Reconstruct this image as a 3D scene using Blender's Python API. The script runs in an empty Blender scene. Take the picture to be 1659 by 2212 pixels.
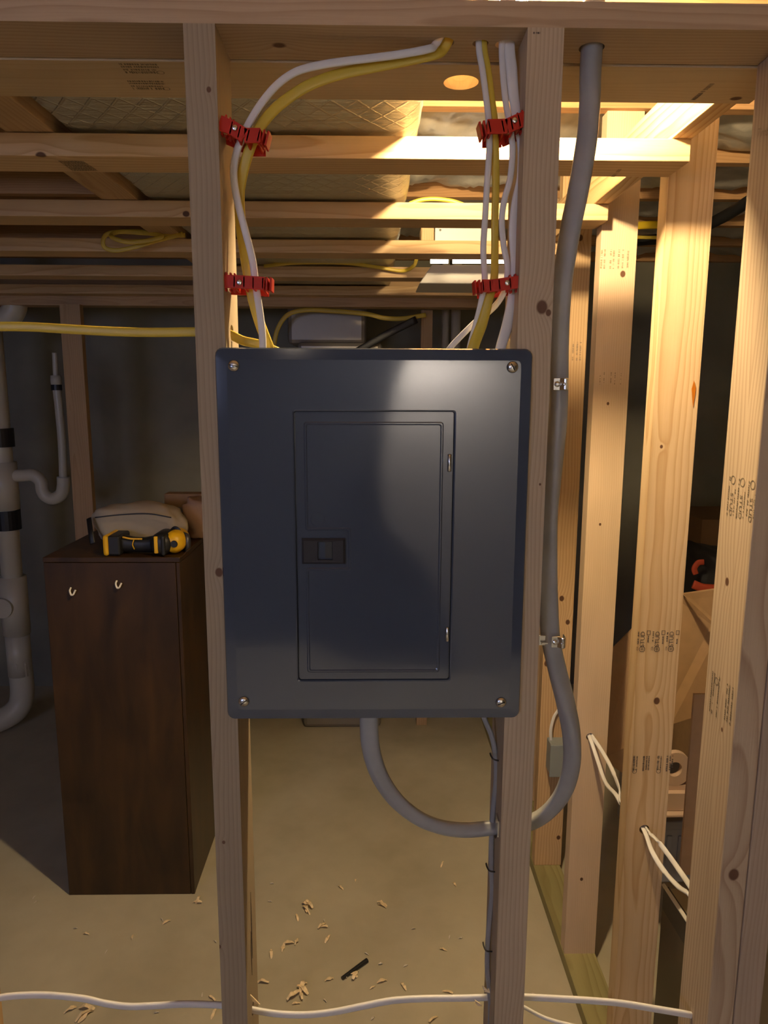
import bpy, bmesh, math, random
from math import *
from mathutils import Vector, Matrix
random.seed(7)
# ------------------------------------------------------------------ camera, light, exposure
S = 0.0254 * 1.03                       # one scene inch
F = 1550.0; CX = 829.5; CY = 1106.0
PITCH = radians(9.66); YAW = radians(1.0); ROLL = radians(0.2); EYE = 66.0
fw = Vector((sin(YAW)*cos(PITCH), cos(YAW)*cos(PITCH), -sin(PITCH)))
r0 = Vector((cos(YAW), -sin(YAW), 0)); u0 = r0.cross(fw)
rt = cos(ROLL)*r0 + sin(ROLL)*u0
up = -sin(ROLL)*r0 + cos(ROLL)*u0
scn = bpy.context.scene
cam = bpy.data.objects.new('camera', bpy.data.cameras.new('camera'))
scn.collection.objects.link(cam); scn.camera = cam
cam.data.sensor_fit = 'VERTICAL'; cam.data.sensor_height = 36; cam.data.sensor_width = 27
cam.data.lens = F/2212*36; cam.data.clip_start = 0.02
m = Matrix.Identity(4)
for i in range(3): m[i][0] = rt[i]; m[i][1] = up[i]; m[i][2] = -fw[i]
m[2][3] = EYE*S
cam.matrix_world = m
scn.view_settings.view_transform = 'Standard'; scn.view_settings.look = 'None'
scn.view_settings.gamma = 1; scn.view_settings.exposure = 0.0
scn.cycles.max_bounces = 8; scn.cycles.diffuse_bounces = 5
w = bpy.data.worlds.new('world'); scn.world = w; w.use_nodes = True
w.node_tree.nodes['Background'].inputs[0].default_value = (0.8, 0.75, 0.9, 1)
w.node_tree.nodes['Background'].inputs[1].default_value = 0.004
BULB_POWER = 2400.0      # emission of the bare ceiling bulb
WINDOW_POWER = 1.25      # unseen window, added as stand-in for the cool light from behind
CLAMP_POWER = 7500.0      # unseen lamp added to light the pale cloth reflected in the panel
SHOP_POWER = 9.0
FILL_BULB_POWER = 150.0  # unseen fill bulb added behind the photographer
LAMP = (8.4, 47.2, 88.3)

# ------------------------------------------------------------------ helpers
def ray(px, py):
    return fw + rt*((px-CX)/F) - up*((py-CY)/F)
def at(px, py, D):                      # point on the vertical plane Y = D (inches)
    d = ray(px, py); k = D/d.y
    return Vector((d.x*k, D, EYE + d.z*k))
def fz(px, py, Z=0.0):                  # point on the level plane at height Z
    d = ray(px, py); k = (Z-EYE)/d.z
    return Vector((d.x*k, d.y*k, Z))
COL = scn.collection.objects
WM = {}
def tag(o, label=None, cat=None, group=None, kind=None):
    if label: o['label'] = label
    if cat: o['category'] = cat
    if group: o['group'] = group
    if kind: o['kind'] = kind
    return o
def empty(name, loc, label, cat, group=None):
    o = bpy.data.objects.new(name, None); COL.link(o)
    o.location = Vector(loc)*S; o.empty_display_size = 0.02
    WM[o.name] = Matrix.Translation(Vector(loc)*S)
    return tag(o, label, cat, group)
def obj(name, bm, mat, parent=None, origin=None, rot=None, smooth=False, bevel=0, label=None):
    """bm is in world inches; linked as ONE mesh object"""
    if origin is None:
        xs = [v.co for v in bm.verts]
        lo = Vector([min(c[i] for c in xs) for i in range(3)]); hi = Vector([max(c[i] for c in xs) for i in range(3)])
        origin = (lo+hi)/2
    W = Matrix.Translation(Vector(origin)*S) @ (rot.to_4x4() if rot else Matrix.Identity(4))
    inv = W.inverted()
    for v in bm.verts: v.co = inv @ (v.co*S)
    bmesh.ops.recalc_face_normals(bm, faces=bm.faces[:])
    me = bpy.data.meshes.new(name); bm.to_mesh(me); bm.free()
    o = bpy.data.objects.new(name, me); COL.link(o)
    for mm in (mat if isinstance(mat, (list, tuple)) else [mat]): me.materials.append(mm)
    if smooth:
        for p in me.polygons: p.use_smooth = True
    if parent:
        o.parent = parent; o.matrix_local = WM[parent.name].inverted() @ W
    else:
        o.matrix_world = W
    WM[o.name] = W
    if bevel:
        b = o.modifiers.new('bevel', 'BEVEL'); b.width = bevel*S; b.segments = 2; b.limit_method = 'ANGLE'; b.angle_limit = radians(40)
    if label: o['label'] = label
    return o
def bx(bm, x0, x1, y0, y1, z0, z1, mi=0):
    v = [bm.verts.new((x, y, z)) for x in (x0, x1) for y in (y0, y1) for z in (z0, z1)]
    for q in ((0,1,3,2),(4,6,7,5),(0,4,5,1),(2,3,7,6),(0,2,6,4),(1,5,7,3)):
        f = bm.faces.new([v[i] for i in q]); f.material_index = mi
    return v
def boxbm(*a):
    bm = bmesh.new(); bx(bm, *a); return bm
def prism(bm, pts, d, mi=0):            # polygon pts (3D) extruded along vector d
    a = [bm.verts.new(Vector(p)) for p in pts]; b = [bm.verts.new(Vector(p)+Vector(d)) for p in pts]
    n = len(pts); fs = [bm.faces.new(a), bm.faces.new(b[::-1])]
    for i in range(n): fs.append(bm.faces.new((a[i], b[i], b[(i+1)%n], a[(i+1)%n])))
    for f in fs: f.material_index = mi
def cyl(bm, p, q, r1, r2=None, n=20, mi=0):
    p = Vector(p); q = Vector(q); r2 = r1 if r2 is None else r2
    t = (q-p).normalized(); a = t.orthogonal().normalized(); b = t.cross(a)
    A = [bm.verts.new(p+(a*cos(2*pi*i/n)+b*sin(2*pi*i/n))*r1) for i in range(n)]
    B = [bm.verts.new(q+(a*cos(2*pi*i/n)+b*sin(2*pi*i/n))*r2) for i in range(n)]
    fs = [bm.faces.new(A), bm.faces.new(B)]
    for i in range(n): fs.append(bm.faces.new((A[i], A[(i+1)%n], B[(i+1)%n], B[i])))
    for f in fs: f.material_index = mi
def lathe(bm, c, axis, prof, n=24, mi=0):   # prof: (dist along axis, radius)
    c = Vector(c); t = Vector(axis).normalized(); a = t.orthogonal().normalized(); b = t.cross(a)
    rings = []
    for d, r in prof:
        rings.append([bm.verts.new(c+t*d+(a*cos(2*pi*i/n)+b*sin(2*pi*i/n))*max(r, 1e-3)) for i in range(n)])
    fs = [bm.faces.new(rings[0]), bm.faces.new(rings[-1])]
    for R, Q in zip(rings, rings[1:]):
        for i in range(n): fs.append(bm.faces.new((R[i], R[(i+1)%n], Q[(i+1)%n], Q[i])))
    for f in fs: f.material_index = mi
def smoothpath(pts, sub=8):
    P = [Vector(p) for p in pts]; P = [2*P[0]-P[1]]+P+[2*P[-1]-P[-2]]; out = []
    for i in range(1, len(P)-2):
        for k in range(sub):
            t = k/sub; a, b, c, d = P[i-1:i+3]
            out.append(0.5*((2*b)+(c-a)*t+(2*a-5*b+4*c-d)*t*t+(3*b-a-3*c+d)*t**3))
    out.append(P[-2]); return out
def sweep(bm, pts, w, t, sub=8, n=14, face=(0,1,0), twist=None, super_=2.6, mi=0, widths=None, lobes=None):
    """flattened round section (w wide, t thick) along a smooth path; the flat side faces `face`"""
    path = smoothpath(pts, sub); rings = []; L = len(path); prev = None
    for i, p in enumerate(path):
        tg = (path[min(i+1, L-1)]-path[max(i-1, 0)]).normalized()
        fc = Vector(face) if not callable(face) else Vector(face(i/(L-1)))
        wd = tg.cross(fc)
        if wd.length < 0.15: wd = prev.copy() if prev else tg.orthogonal()
        wd.normalize()
        if prev and wd.dot(prev) < 0: wd = -wd
        prev = wd.copy(); th = tg.cross(wd).normalized()
        if twist:
            u = i/(L-1)*(len(twist)-1); k = min(int(u), len(twist)-2); a = radians(twist[k]+(twist[k+1]-twist[k])*(u-k))
            wd, th = wd*cos(a)+th*sin(a), th*cos(a)-wd*sin(a)
        ww, tt = w, t
        if widths:
            u = i/(L-1)*(len(widths)-1); k = min(int(u), len(widths)-2); s = widths[k]+(widths[k+1]-widths[k])*(u-k); ww, tt = w*s, t*s
        ring = []
        for j in range(n):
            a = 2*pi*j/n; c, s = cos(a), sin(a)
            if lobes:
                q = 1+lobes[0]*cos(lobes[1]*a+lobes[2]*i/(L-1)); cs_ = (c*q, s*q)
                ring.append(bm.verts.new(p+wd*(ww/2*c*q)+th*(tt/2*s*q))); continue
            ring.append(bm.verts.new(p+wd*(ww/2*copysign(abs(c)**(2/super_), c))+th*(tt/2*copysign(abs(s)**(2/super_), s))))
        rings.append(ring)
    fs = [bm.faces.new(rings[0]), bm.faces.new(rings[-1])]
    for R, Q in zip(rings, rings[1:]):
        for j in range(n): fs.append(bm.faces.new((R[j], R[(j+1)%n], Q[(j+1)%n], Q[j])))
    for f in fs: f.material_index = mi
def cable(name, pts, w, t, mat, label, cat='cable', group=None, **k):
    bm = bmesh.new(); sweep(bm, pts, w, t, **k)
    o = obj(name, bm, mat, smooth=True)
    return tag(o, label, cat, group)

# ------------------------------------------------------------------ materials
def mat(name, col, rough=0.5, metal=0.0, bump=0.0, bscale=40, spec=0.5, noise=0.0, nscale=6, emit=None, es=1, stretch=(1,1,1), coat=0, sss=0):
    m = bpy.data.materials.new(name); m.use_nodes = True; nt = m.node_tree; N = nt.nodes; L = nt.links
    b = N['Principled BSDF']
    b.inputs['Base Color'].default_value = (*col, 1); b.inputs['Roughness'].default_value = rough
    b.inputs['Metallic'].default_value = metal; b.inputs['Specular IOR Level'].default_value = spec
    b.inputs['Coat Weight'].default_value = coat
    if emit: b.inputs['Emission Color'].default_value = (*emit, 1); b.inputs['Emission Strength'].default_value = es
    tc = N.new('ShaderNodeTexCoord'); mp = N.new('ShaderNodeMapping'); mp.inputs['Scale'].default_value = stretch
    L.new(tc.outputs['Object'], mp.inputs[0])
    if noise:
        n = N.new('ShaderNodeTexNoise'); n.inputs['Scale'].default_value = nscale; n.inputs['Detail'].default_value = 6
        L.new(mp.outputs[0], n.inputs[0])
        r = N.new('ShaderNodeMapRange'); r.inputs[1].default_value = .3; r.inputs[2].default_value = .7
        r.inputs[3].default_value = 1-noise; r.inputs[4].default_value = 1+noise
        L.new(n.outputs[0], r.inputs[0])
        x = N.new('ShaderNodeVectorMath'); x.operation = 'SCALE'; x.inputs[0].default_value = col
        L.new(r.outputs[0], x.inputs['Scale']); L.new(x.outputs[0], b.inputs['Base Color'])
    if bump:
        n = N.new('ShaderNodeTexNoise'); n.inputs['Scale'].default_value = bscale; n.inputs['Detail'].default_value = 4
        L.new(mp.outputs[0], n.inputs[0])
        bp = N.new('ShaderNodeBump'); bp.inputs['Strength'].default_value = bump; bp.inputs['Distance'].default_value = 0.004
        L.new(n.outputs[0], bp.inputs['Height']); L.new(bp.outputs[0], b.inputs['Normal'])
    return m
PINE_LIGHT = (0.58, 0.45, 0.27); PINE_DARK = (0.40, 0.26, 0.12)
def pine(name='pine', light=PINE_LIGHT, dark=PINE_DARK, ring=0.0075, knots=(), seed=0.0, contrast=1.0, pith=(0.02, 0.05)):
    """sawn softwood: growth rings around a wandering pith, fibres along local z, knots given in local metres"""
    m = bpy.data.materials.new(name); m.use_nodes = True; nt = m.node_tree; N = nt.nodes; L = nt.links
    b = N['Principled BSDF']; b.inputs['Roughness'].default_value = 0.62; b.inputs['Specular IOR Level'].default_value = 0.25
    tc = N.new('ShaderNodeTexCoord'); oi = N.new('ShaderNodeObjectInfo')
    def M(op, a, c=None, d=None):
        n = N.new('ShaderNodeMath'); n.operation = op
        for i, v in enumerate((a, c, d)):
            if v is None: continue
            if isinstance(v, (int, float)): n.inputs[i].default_value = v
            else: L.new(v, n.inputs[i])
        return n.outputs[0]
    sp = N.new('ShaderNodeSeparateXYZ'); L.new(tc.outputs['Object'], sp.inputs[0])
    x, y, z = sp.outputs
    rnd = M('ADD', oi.outputs['Random'], seed)
    # low wander along the board
    cb = N.new('ShaderNodeCombineXYZ')
    L.new(M('MULTIPLY', x, 6), cb.inputs[0]); L.new(M('ADD', M('MULTIPLY', y, 6), M('MULTIPLY', rnd, 31)), cb.inputs[1])
    L.new(M('ADD', M('MULTIPLY', z, 1.3), M('MULTIPLY', rnd, 57)), cb.inputs[2])
    n1 = N.new('ShaderNodeTexNoise'); n1.inputs['Scale'].default_value = 1.0; n1.inputs['Detail'].default_value = 3; n1.inputs['Roughness'].default_value = .45
    L.new(cb.outputs[0], n1.inputs[0])
    px_ = M('ADD', x, M('MULTIPLY_ADD', rnd, 0.05, pith[0])); py_ = M('ADD', y, M('MULTIPLY_ADD', rnd, -0.04, pith[1]))
    r = M('SQRT', M('ADD', M('MULTIPLY', px_, px_), M('MULTIPLY', py_, py_)))
    r = M('ADD', r, M('MULTIPLY', M('SUBTRACT', n1.outputs[0], 0.5), 0.075))
    kn = None
    for (kx, ky, kz, kr) in knots:
        dx = M('SUBTRACT', x, kx); dy = M('SUBTRACT', y, ky); dz = M('MULTIPLY', M('SUBTRACT', z, kz), 0.8)
        d2 = M('ADD', M('ADD', M('MULTIPLY', dx, dx), M('MULTIPLY', dy, dy)), M('MULTIPLY', dz, dz))
        d = M('SQRT', d2)
        g = M('POWER', 2.718, M('MULTIPLY', d, -1/(kr*2.2)))
        r = M('ADD', r, M('MULTIPLY', g, kr*2.0))
        k = N.new('ShaderNodeMapRange'); k.inputs[1].default_value = kr; k.inputs[2].default_value = kr*0.72; k.clamp = True
        L.new(d, k.inputs[0]); kk = k.outputs[0]
        kn = kk if kn is None else M('MAXIMUM', kn, kk)
    fr = M('FRACT', M('DIVIDE', r, ring))
    late = M('MULTIPLY', M('POWER', fr, 2.6), 1.0)
    edge = N.new('ShaderNodeMapRange'); edge.inputs[1].default_value = 1.0; edge.inputs[2].default_value = 0.9; L.new(fr, edge.inputs[0])
    late = M('MULTIPLY', late, edge.outputs[0])
    cb2 = N.new('ShaderNodeCombineXYZ'); L.new(M('MULTIPLY', x, 500), cb2.inputs[0]); L.new(M('MULTIPLY', y, 500), cb2.inputs[1]); L.new(M('MULTIPLY', z, 14), cb2.inputs[2])
    n2 = N.new('ShaderNodeTexNoise'); n2.inputs['Scale'].default_value = 1; n2.inputs['Detail'].default_value = 3; L.new(cb2.outputs[0], n2.inputs[0])
    fac = M('MULTIPLY_ADD', late, 0.75*contrast, M('MULTIPLY_ADD', n2.outputs[0], 0.35, -0.12))
    mx = N.new('ShaderNodeMix'); mx.data_type = 'RGBA'; L.new(fac, mx.inputs[0]); mx.inputs[6].default_value = (*light, 1); mx.inputs[7].default_value = (*dark, 1); mx.clamp_factor = True
    # broad tone change along the board
    n3 = N.new('ShaderNodeTexNoise'); n3.inputs['Scale'].default_value = 2.2; n3.inputs['Detail'].default_value = 2; L.new(cb.outputs[0], n3.inputs[0])
    tone = M('MULTIPLY_ADD', n3.outputs[0], 0.35, 0.83)
    tone = M('MULTIPLY', tone, M('MULTIPLY_ADD', oi.outputs['Random'], 0.14, 0.93))
    vs = N.new('ShaderNodeVectorMath'); vs.operation = 'SCALE'; L.new(mx.outputs[2], vs.inputs[0]); L.new(tone, vs.inputs['Scale'])
    out = vs.outputs[0]
    if kn is not None:
        mk = N.new('ShaderNodeMix'); mk.data_type = 'RGBA'; L.new(kn, mk.inputs[0]); L.new(out, mk.inputs[6]); mk.inputs[7].default_value = (0.12, 0.058, 0.032, 1); out = mk.outputs[2]
    L.new(out, b.inputs['Base Color'])
    bp = N.new('ShaderNodeBump'); bp.inputs['Strength'].default_value = 0.25; bp.inputs['Distance'].default_value = 0.001
    L.new(n2.outputs[0], bp.inputs['Height']); L.new(bp.outputs[0], b.inputs['Normal'])
    return m
M_PINE = pine()
M_PINE_PALE = pine('pine_pale', (0.68, 0.53, 0.35), (0.50, 0.33, 0.17), ring=0.009)
M_PINE_TAN = pine('pine_tan', (0.50, 0.34, 0.19), (0.34, 0.20, 0.09), contrast=.8)
M_PINE_GREY = pine('pine_weathered', (0.44, 0.34, 0.25), (0.30, 0.21, 0.145), ring=0.006, contrast=.8)
M_PINE_DARK = pine('pine_brown', (0.30, 0.19, 0.13), (0.20, 0.115, 0.07), ring=0.006)
M_TREATED = pine('treated_pine', (0.36, 0.32, 0.15), (0.22, 0.18, 0.07), ring=0.012)
M_JOIST = pine('joist_spruce', (0.50, 0.29, 0.13), (0.36, 0.18, 0.07))
M_INK = mat('stamp_ink', (0.10, 0.075, 0.06), 0.8, noise=.5, nscale=300)
M_INK_FAINT = mat('faint_stamp_ink', (0.30, 0.21, 0.13), 0.8, noise=.3, nscale=300)
M_INK_MID = mat('worn_stamp_ink', (0.17, 0.125, 0.07), 0.8, noise=.4, nscale=300)
M_WHITE_CABLE = mat('white_cable_jacket', (0.72, 0.70, 0.68), 0.42, bump=.08, bscale=60)
M_YELLOW_CABLE = mat('yellow_cable_jacket', (0.58, 0.42, 0.045), 0.42, bump=.08, bscale=60)
M_GREY_CABLE = mat('grey_cable_jacket', (0.30, 0.30, 0.295), 0.34, bump=.15, bscale=30, noise=.12, nscale=20)
M_RED = mat('red_plastic', (0.46, 0.018, 0.004), 0.5, spec=.3)
M_STEEL = mat('zinc_steel', (0.65, 0.63, 0.60), 0.25, 1.0)
M_DARKSTEEL = mat('dark_steel', (0.10, 0.095, 0.09), 0.4, .8)
M_ENAMEL = mat('slate_blue_enamel', (0.052, 0.064, 0.092), 0.085, spec=.5)
M_LATCH = mat('latch_plastic', (0.024, 0.023, 0.028), 0.6, spec=.3)
M_BLACK = mat('black_plastic', (0.012, 0.012, 0.013), 0.45)
M_YELLOW = mat('yellow_plastic', (0.75, 0.42, 0.01), 0.4)
M_PVC = mat('white_pvc', (0.56, 0.52, 0.42), 0.35)
M_CHIP = mat('wood_shaving', (0.88, 0.70, 0.44), 0.7, noise=.2, nscale=90)
M_CARD = mat('corrugated_card', (0.40, 0.245, 0.12), 0.8, noise=.06, nscale=30)
M_CONC = mat('poured_concrete_wall', (0.155, 0.14, 0.095), 0.85, bump=.3, bscale=14, noise=.18, nscale=3)
M_CANVAS = mat('canvas', (0.50, 0.43, 0.31), 0.85, bump=.2, bscale=60)

def board(name, x0, x1, y0, y1, z0, z1, axis, m, label=None, cat='board', group=None, holes=None, kind=None, bevel=.07, parent=None):
    """sawn board whose length runs along `axis`; holes = [(position along length, position across width, radius)] bored through its thin side"""
    lo = [x0, y0, z0]; hi = [x1, y1, z1]; la = 'XYZ'.index(axis)
    oth = [i for i in range(3) if i != la]
    ta = min(oth, key=lambda i: hi[i]-lo[i]); wa = [i for i in oth if i != ta][0]
    bm = bmesh.new()
    if not holes: bx(bm, x0, x1, y0, y1, z0, z1)
    else:
        def pt(l, w_, t):
            p = [0, 0, 0]; p[la] = l; p[wa] = w_; p[ta] = t; return Vector(p)
        W0, W1, T0, T1 = lo[wa], hi[wa], lo[ta], hi[ta]
        cur = lo[la]
        segs = []
        for (l, w_, r) in sorted(holes):
            h = r*1.06
            segs += [('s', cur, l-h), ('h', l-h, l+h, l, w_, r)]; cur = l+h
        segs.append(('s', cur, hi[la]))
        for s in segs:
            a, c = s[1], s[2]
            if s[0] == 's':
                for t in (T0, T1): bm.faces.new([bm.verts.new(pt(*q, t)) for q in ((a, W0), (c, W0), (c, W1), (a, W1))])
            else:
                l, w_, r = s[3:]; n = 32
                for t in (T0, T1):
                    for i in range(n):
                        ring = []
                        for k in (i, i+1):
                            A = 2*pi*k/n+pi/4; cx, sy = cos(A), sin(A)
                            # point on the rectangle in that direction
                            kx = ((c-l) if cx > 0 else (l-a))/max(abs(cx), 1e-6); ky = ((W1-w_) if sy > 0 else (w_-W0))/max(abs(sy), 1e-6)
                            q = min(kx, ky); ring.append(((l+cx*r, w_+sy*r), (l+cx*q, w_+sy*q)))
                        f = [ring[0][0], ring[0][1], ring[1][1], ring[1][0]]
                        # add rectangle corner if the two outer points lie on different sides
                        o1, o2 = ring[0][1], ring[1][1]
                        if abs(o1[0]-o2[0]) > 1e-5 and abs(o1[1]-o2[1]) > 1e-5:
                            cl = c if max(o1[0], o2[0]) > l and (abs(o1[0]-c) < 1e-5 or abs(o2[0]-c) < 1e-5) else a
                            cw = W1 if (abs(o1[1]-W1) < 1e-5 or abs(o2[1]-W1) < 1e-5) else W0
                            f = [ring[0][0], ring[0][1], (cl, cw), ring[1][1], ring[1][0]]
                        bm.faces.new([bm.verts.new(pt(*q_, t)) for q_ in f])
                for i in range(n):
                    A, B = [2*pi*k/n+pi/4 for k in (i, i+1)]
                    bm.faces.new([bm.verts.new(pt(l+cos(q_)*r, w_+sin(q_)*r, t)) for q_, t in ((A, T0), (B, T0), (B, T1), (A, T1))])
            for wv in (W0, W1):
                bm.faces.new([bm.verts.new(pt(l_, wv, t)) for l_, t in ((a, T0), (c, T0), (c, T1), (a, T1))])
        for l_ in (lo[la], hi[la]):
            bm.faces.new([bm.verts.new(pt(l_, w_, t)) for w_, t in ((W0, T0), (W1, T0), (W1, T1), (W0, T1))])
        bmesh.ops.remove_doubles(bm, verts=bm.verts[:], dist=1e-4)
    rot = {'Z': Matrix.Identity(3), 'X': Matrix(((0,0,1),(1,0,0),(0,1,0))), 'Y': Matrix(((0,1,0),(0,0,1),(1,0,0)))}[axis]
    o = obj(name, bm, m, parent=parent, rot=rot, bevel=bevel if not holes else 0)
    return tag(o, label, cat if label else None, group, kind)
def loc_knot(o, p, r):                  # world inch point -> local metres for a knot
    v = WM[o] if isinstance(o, str) else WM[o.name]
    q = v.inverted() @ (Vector(p)*S); return (q.x, q.y, q.z, r*S)
def center_knot(cx, cy, cz, p, r): return ((p[0]-cx)*S, (p[1]-cy)*S, (p[2]-cz)*S, r*S)

# ------------------------------------------------------------------ the room
XL, XR, YB, YF = -120.0, 96.0, 154.0, -110.0
ZC = 102.0
mf = bpy.data.materials.new('concrete_floor'); mf.use_nodes = True
_n = mf.node_tree.nodes; _l = mf.node_tree.links; _b = _n['Principled BSDF']; _b.inputs['Roughness'].default_value = .6; _b.inputs['Specular IOR Level'].default_value = .3
_t = _n.new('ShaderNodeTexCoord')
def _noise(s, d=6):
    q = _n.new('ShaderNodeTexNoise'); q.inputs['Scale'].default_value = s; q.inputs['Detail'].default_value = d; _l.new(_t.outputs['Object'], q.inputs[0]); return q
_a = _noise(1.7); _c = _noise(11); _r = _n.new('ShaderNodeValToRGB')
_r.color_ramp.elements[0].position = .3; _r.color_ramp.elements[0].color = (0.40, 0.355, 0.255, 1)
_r.color_ramp.elements[1].position = .72; _r.color_ramp.elements[1].color = (0.56, 0.51, 0.385, 1)
_mm = _n.new('ShaderNodeMath'); _mm.operation = 'MULTIPLY_ADD'; _l.new(_c.outputs[0], _mm.inputs[0]); _mm.inputs[1].default_value = .35; _l.new(_a.outputs[0], _mm.inputs[2])
_m2 = _n.new('ShaderNodeMath'); _m2.operation = 'SUBTRACT'; _l.new(_mm.outputs[0], _m2.inputs[0]); _m2.inputs[1].default_value = .16
_l.new(_m2.outputs[0], _r.inputs[0]); _l.new(_r.outputs[0], _b.inputs['Base Color'])
_bp = _n.new('ShaderNodeBump'); _bp.inputs['Strength'].default_value = .15; _bp.inputs['Distance'].default_value = .003; _l.new(_noise(60).outputs[0], _bp.inputs['Height']); _l.new(_bp.outputs[0], _b.inputs['Normal'])
tag(obj('floor', boxbm(XL-6, XR+6, YF-6, YB+6, -4, 0), mf), kind='structure')
tag(obj('wall_back', boxbm(XL-6, XR+6, YB, YB+6, 0, ZC), mat('pale_concrete_wall', (0.22, 0.205, 0.155), 0.85, bump=.3, bscale=14, noise=.18, nscale=3)), kind='structure')
tag(obj('wall_left', boxbm(XL-6, XL, YF, YB, 0, ZC), M_CONC), kind='structure')
tag(obj('wall_right', boxbm(XR, XR+6, YF, YB, 0, ZC), M_CONC), kind='structure')
# wall behind the photographer, with a window added for cool light
WX0, WX1, WZ0, WZ1 = -112, -58, 60, 92
bm = bmesh.new()
bx(bm, XL, WX0, YF-6, YF, 0, ZC); bx(bm, WX1, XR, YF-6, YF, 0, ZC); bx(bm, WX0, WX1, YF-6, YF, 0, WZ0); bx(bm, WX0, WX1, YF-6, YF, WZ1, ZC)
tag(obj('wall_front', bm, mat('darkened_unseen_wall', (.045, .05, .06), .9)), kind='structure')  # wall colour darkened to dim its reflection and bounce
M_DAY = mat('stand_in_pane_glow', (.5, .6, .8), .4, emit=(0.50, 0.58, 1.0), es=WINDOW_POWER*8)
M_FRAME = mat('white_frame', (.7, .7, .7), .4)
bm = bmesh.new()
for a in ((WX0, WX0+2, WZ0, WZ1), (WX1-2, WX1, WZ0, WZ1), (WX0+2, WX1-2, WZ0, WZ0+2), (WX0+2, WX1-2, WZ1-2, WZ1), ((WX0+WX1)/2-1, (WX0+WX1)/2+1, WZ0+2, WZ1-2)):
    bx(bm, a[0], a[1], YF-4, YF-1, a[2], a[3])
wf = tag(obj('stand_in_window', bm, M_FRAME), kind='structure')
obj('pane', boxbm(WX0+2, WX1-2, YF-3.2, YF-2.8, WZ0+2, WZ1-2), M_DAY, parent=wf)
M_SUB = mat('subfloor_board', (0.38, 0.25, 0.13), .8, noise=.15, nscale=12)
tag(obj('ceiling', boxbm(XL-6, XR+6, YF-6, YB+6, ZC, ZC+1), M_SUB), kind='structure')

# joists overhead and the poly-faced batts between them
JY = [40.5+16*k for k in range(0, 8)]
ORD = ['first', 'second', 'third', 'fourth', 'fifth', 'sixth', 'seventh', 'eighth']
for k, y in enumerate(JY):
    lab = ORD[k]+' wide floor joist overhead, counting back from the panel wall'
    board('floor_joist', XL, XR, y, y+1.5, 92.2, ZC, 'X', M_JOIST, lab, 'joist', 'floor joists of the ceiling')
def poly_mat():
    m = mat('poly_faced_glass_wool', (0.50, 0.47, 0.40), .28, bump=.9, bscale=16, noise=.35, nscale=7, spec=.6)
    return m
M_BATT = poly_mat()
for k, y in enumerate(JY[:-1]):
    if y < 30: continue
    for (xa, xb) in ((3.8, 34), (34.5, XR)):
        bm = bmesh.new(); nx, ny = 40, 10; g = []
        for i in range(nx+1):
            row = []
            for j in range(ny+1):
                X = xa+(xb-xa)*i/nx; Y = y+1.5+14.5*j/ny
                e = sin(pi*j/ny)**.5
                row.append(bm.verts.new((X, Y, 94.2-1.3*e-0.9*sin(X*.55+k*2+sin(Y*.5)*1.3)*e*.6+random.uniform(-.25, .25))))
            g.append(row)
        for i in range(nx):
            for j in range(ny): bm.faces.new((g[i][j], g[i+1][j], g[i+1][j+1], g[i][j+1]))
        s = bmesh.ops.extrude_face_region(bm, geom=bm.faces[:])
        for v in s['geom']:
            if isinstance(v, bmesh.types.BMVert): v.co.z = 99
        o = obj('insulation_batt', bm, M_BATT, smooth=True)
        tag(o, 'crumpled grey insulation in the '+ORD[k]+' joist bay, '+('beside the foil duct' if xa < 20 else 'beyond the right stud wall'), 'insulation', 'insulation beside the duct' if xa < 20 else 'insulation beyond the right wall')

# foil wrapped duct above the soffit boards
def foil_mat():
    m = bpy.data.materials.new('foil_scrim'); m.use_nodes = True; N = m.node_tree.nodes; L = m.node_tree.links; b = N['Principled BSDF']
    b.inputs['Metallic'].default_value = 1.0; b.inputs['Roughness'].default_value = .27; b.inputs['Base Color'].default_value = (.70, .71, .62, 1)
    tc = N.new('ShaderNodeTexCoord'); n = N.new('ShaderNodeTexNoise'); n.inputs['Scale'].default_value = 9; n.inputs['Detail'].default_value = 8; n.inputs['Roughness'].default_value = .65
    mp = N.new('ShaderNodeMapping'); mp.inputs['Scale'].default_value = (.35, 3.2, 1); L.new(tc.outputs['Object'], mp.inputs[0]); L.new(mp.outputs[0], n.inputs[0])
    # diamond scrim threads
    hs = []
    for a in (35, -35):
        m2 = N.new('ShaderNodeMapping'); m2.inputs['Rotation'].default_value = (0, 0, radians(a)); L.new(tc.outputs['Object'], m2.inputs[0])
        wv = N.new('ShaderNodeTexWave'); wv.inputs['Scale'].default_value = 9; wv.bands_direction = 'X'; L.new(m2.outputs[0], wv.inputs[0])
        r = N.new('ShaderNodeMapRange'); r.inputs[1].default_value = .93; r.inputs[2].default_value = 1; L.new(wv.outputs[1], r.inputs[0]); hs.append(r.outputs[0])
    ad = N.new('ShaderNodeMath'); ad.operation = 'MAXIMUM'; L.new(hs[0], ad.inputs[0]); L.new(hs[1], ad.inputs[1])
    sm = N.new('ShaderNodeMath'); sm.operation = 'MULTIPLY_ADD'; L.new(ad.outputs[0], sm.inputs[0]); sm.inputs[1].default_value = .12; L.new(n.outputs[0], sm.inputs[2])
    bp = N.new('ShaderNodeBump'); bp.inputs['Strength'].default_value = 1.0; bp.inputs['Distance'].default_value = .016; L.new(sm.outputs[0], bp.inputs['Height']); L.new(bp.outputs[0], b.inputs['Normal'])
    return m
M_FOIL = foil_mat()
bm = bmesh.new()
DX0, DX1, DZ0, DZ1 = -21.6, 3.4, 83.55, 91.8
sec = []
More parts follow.
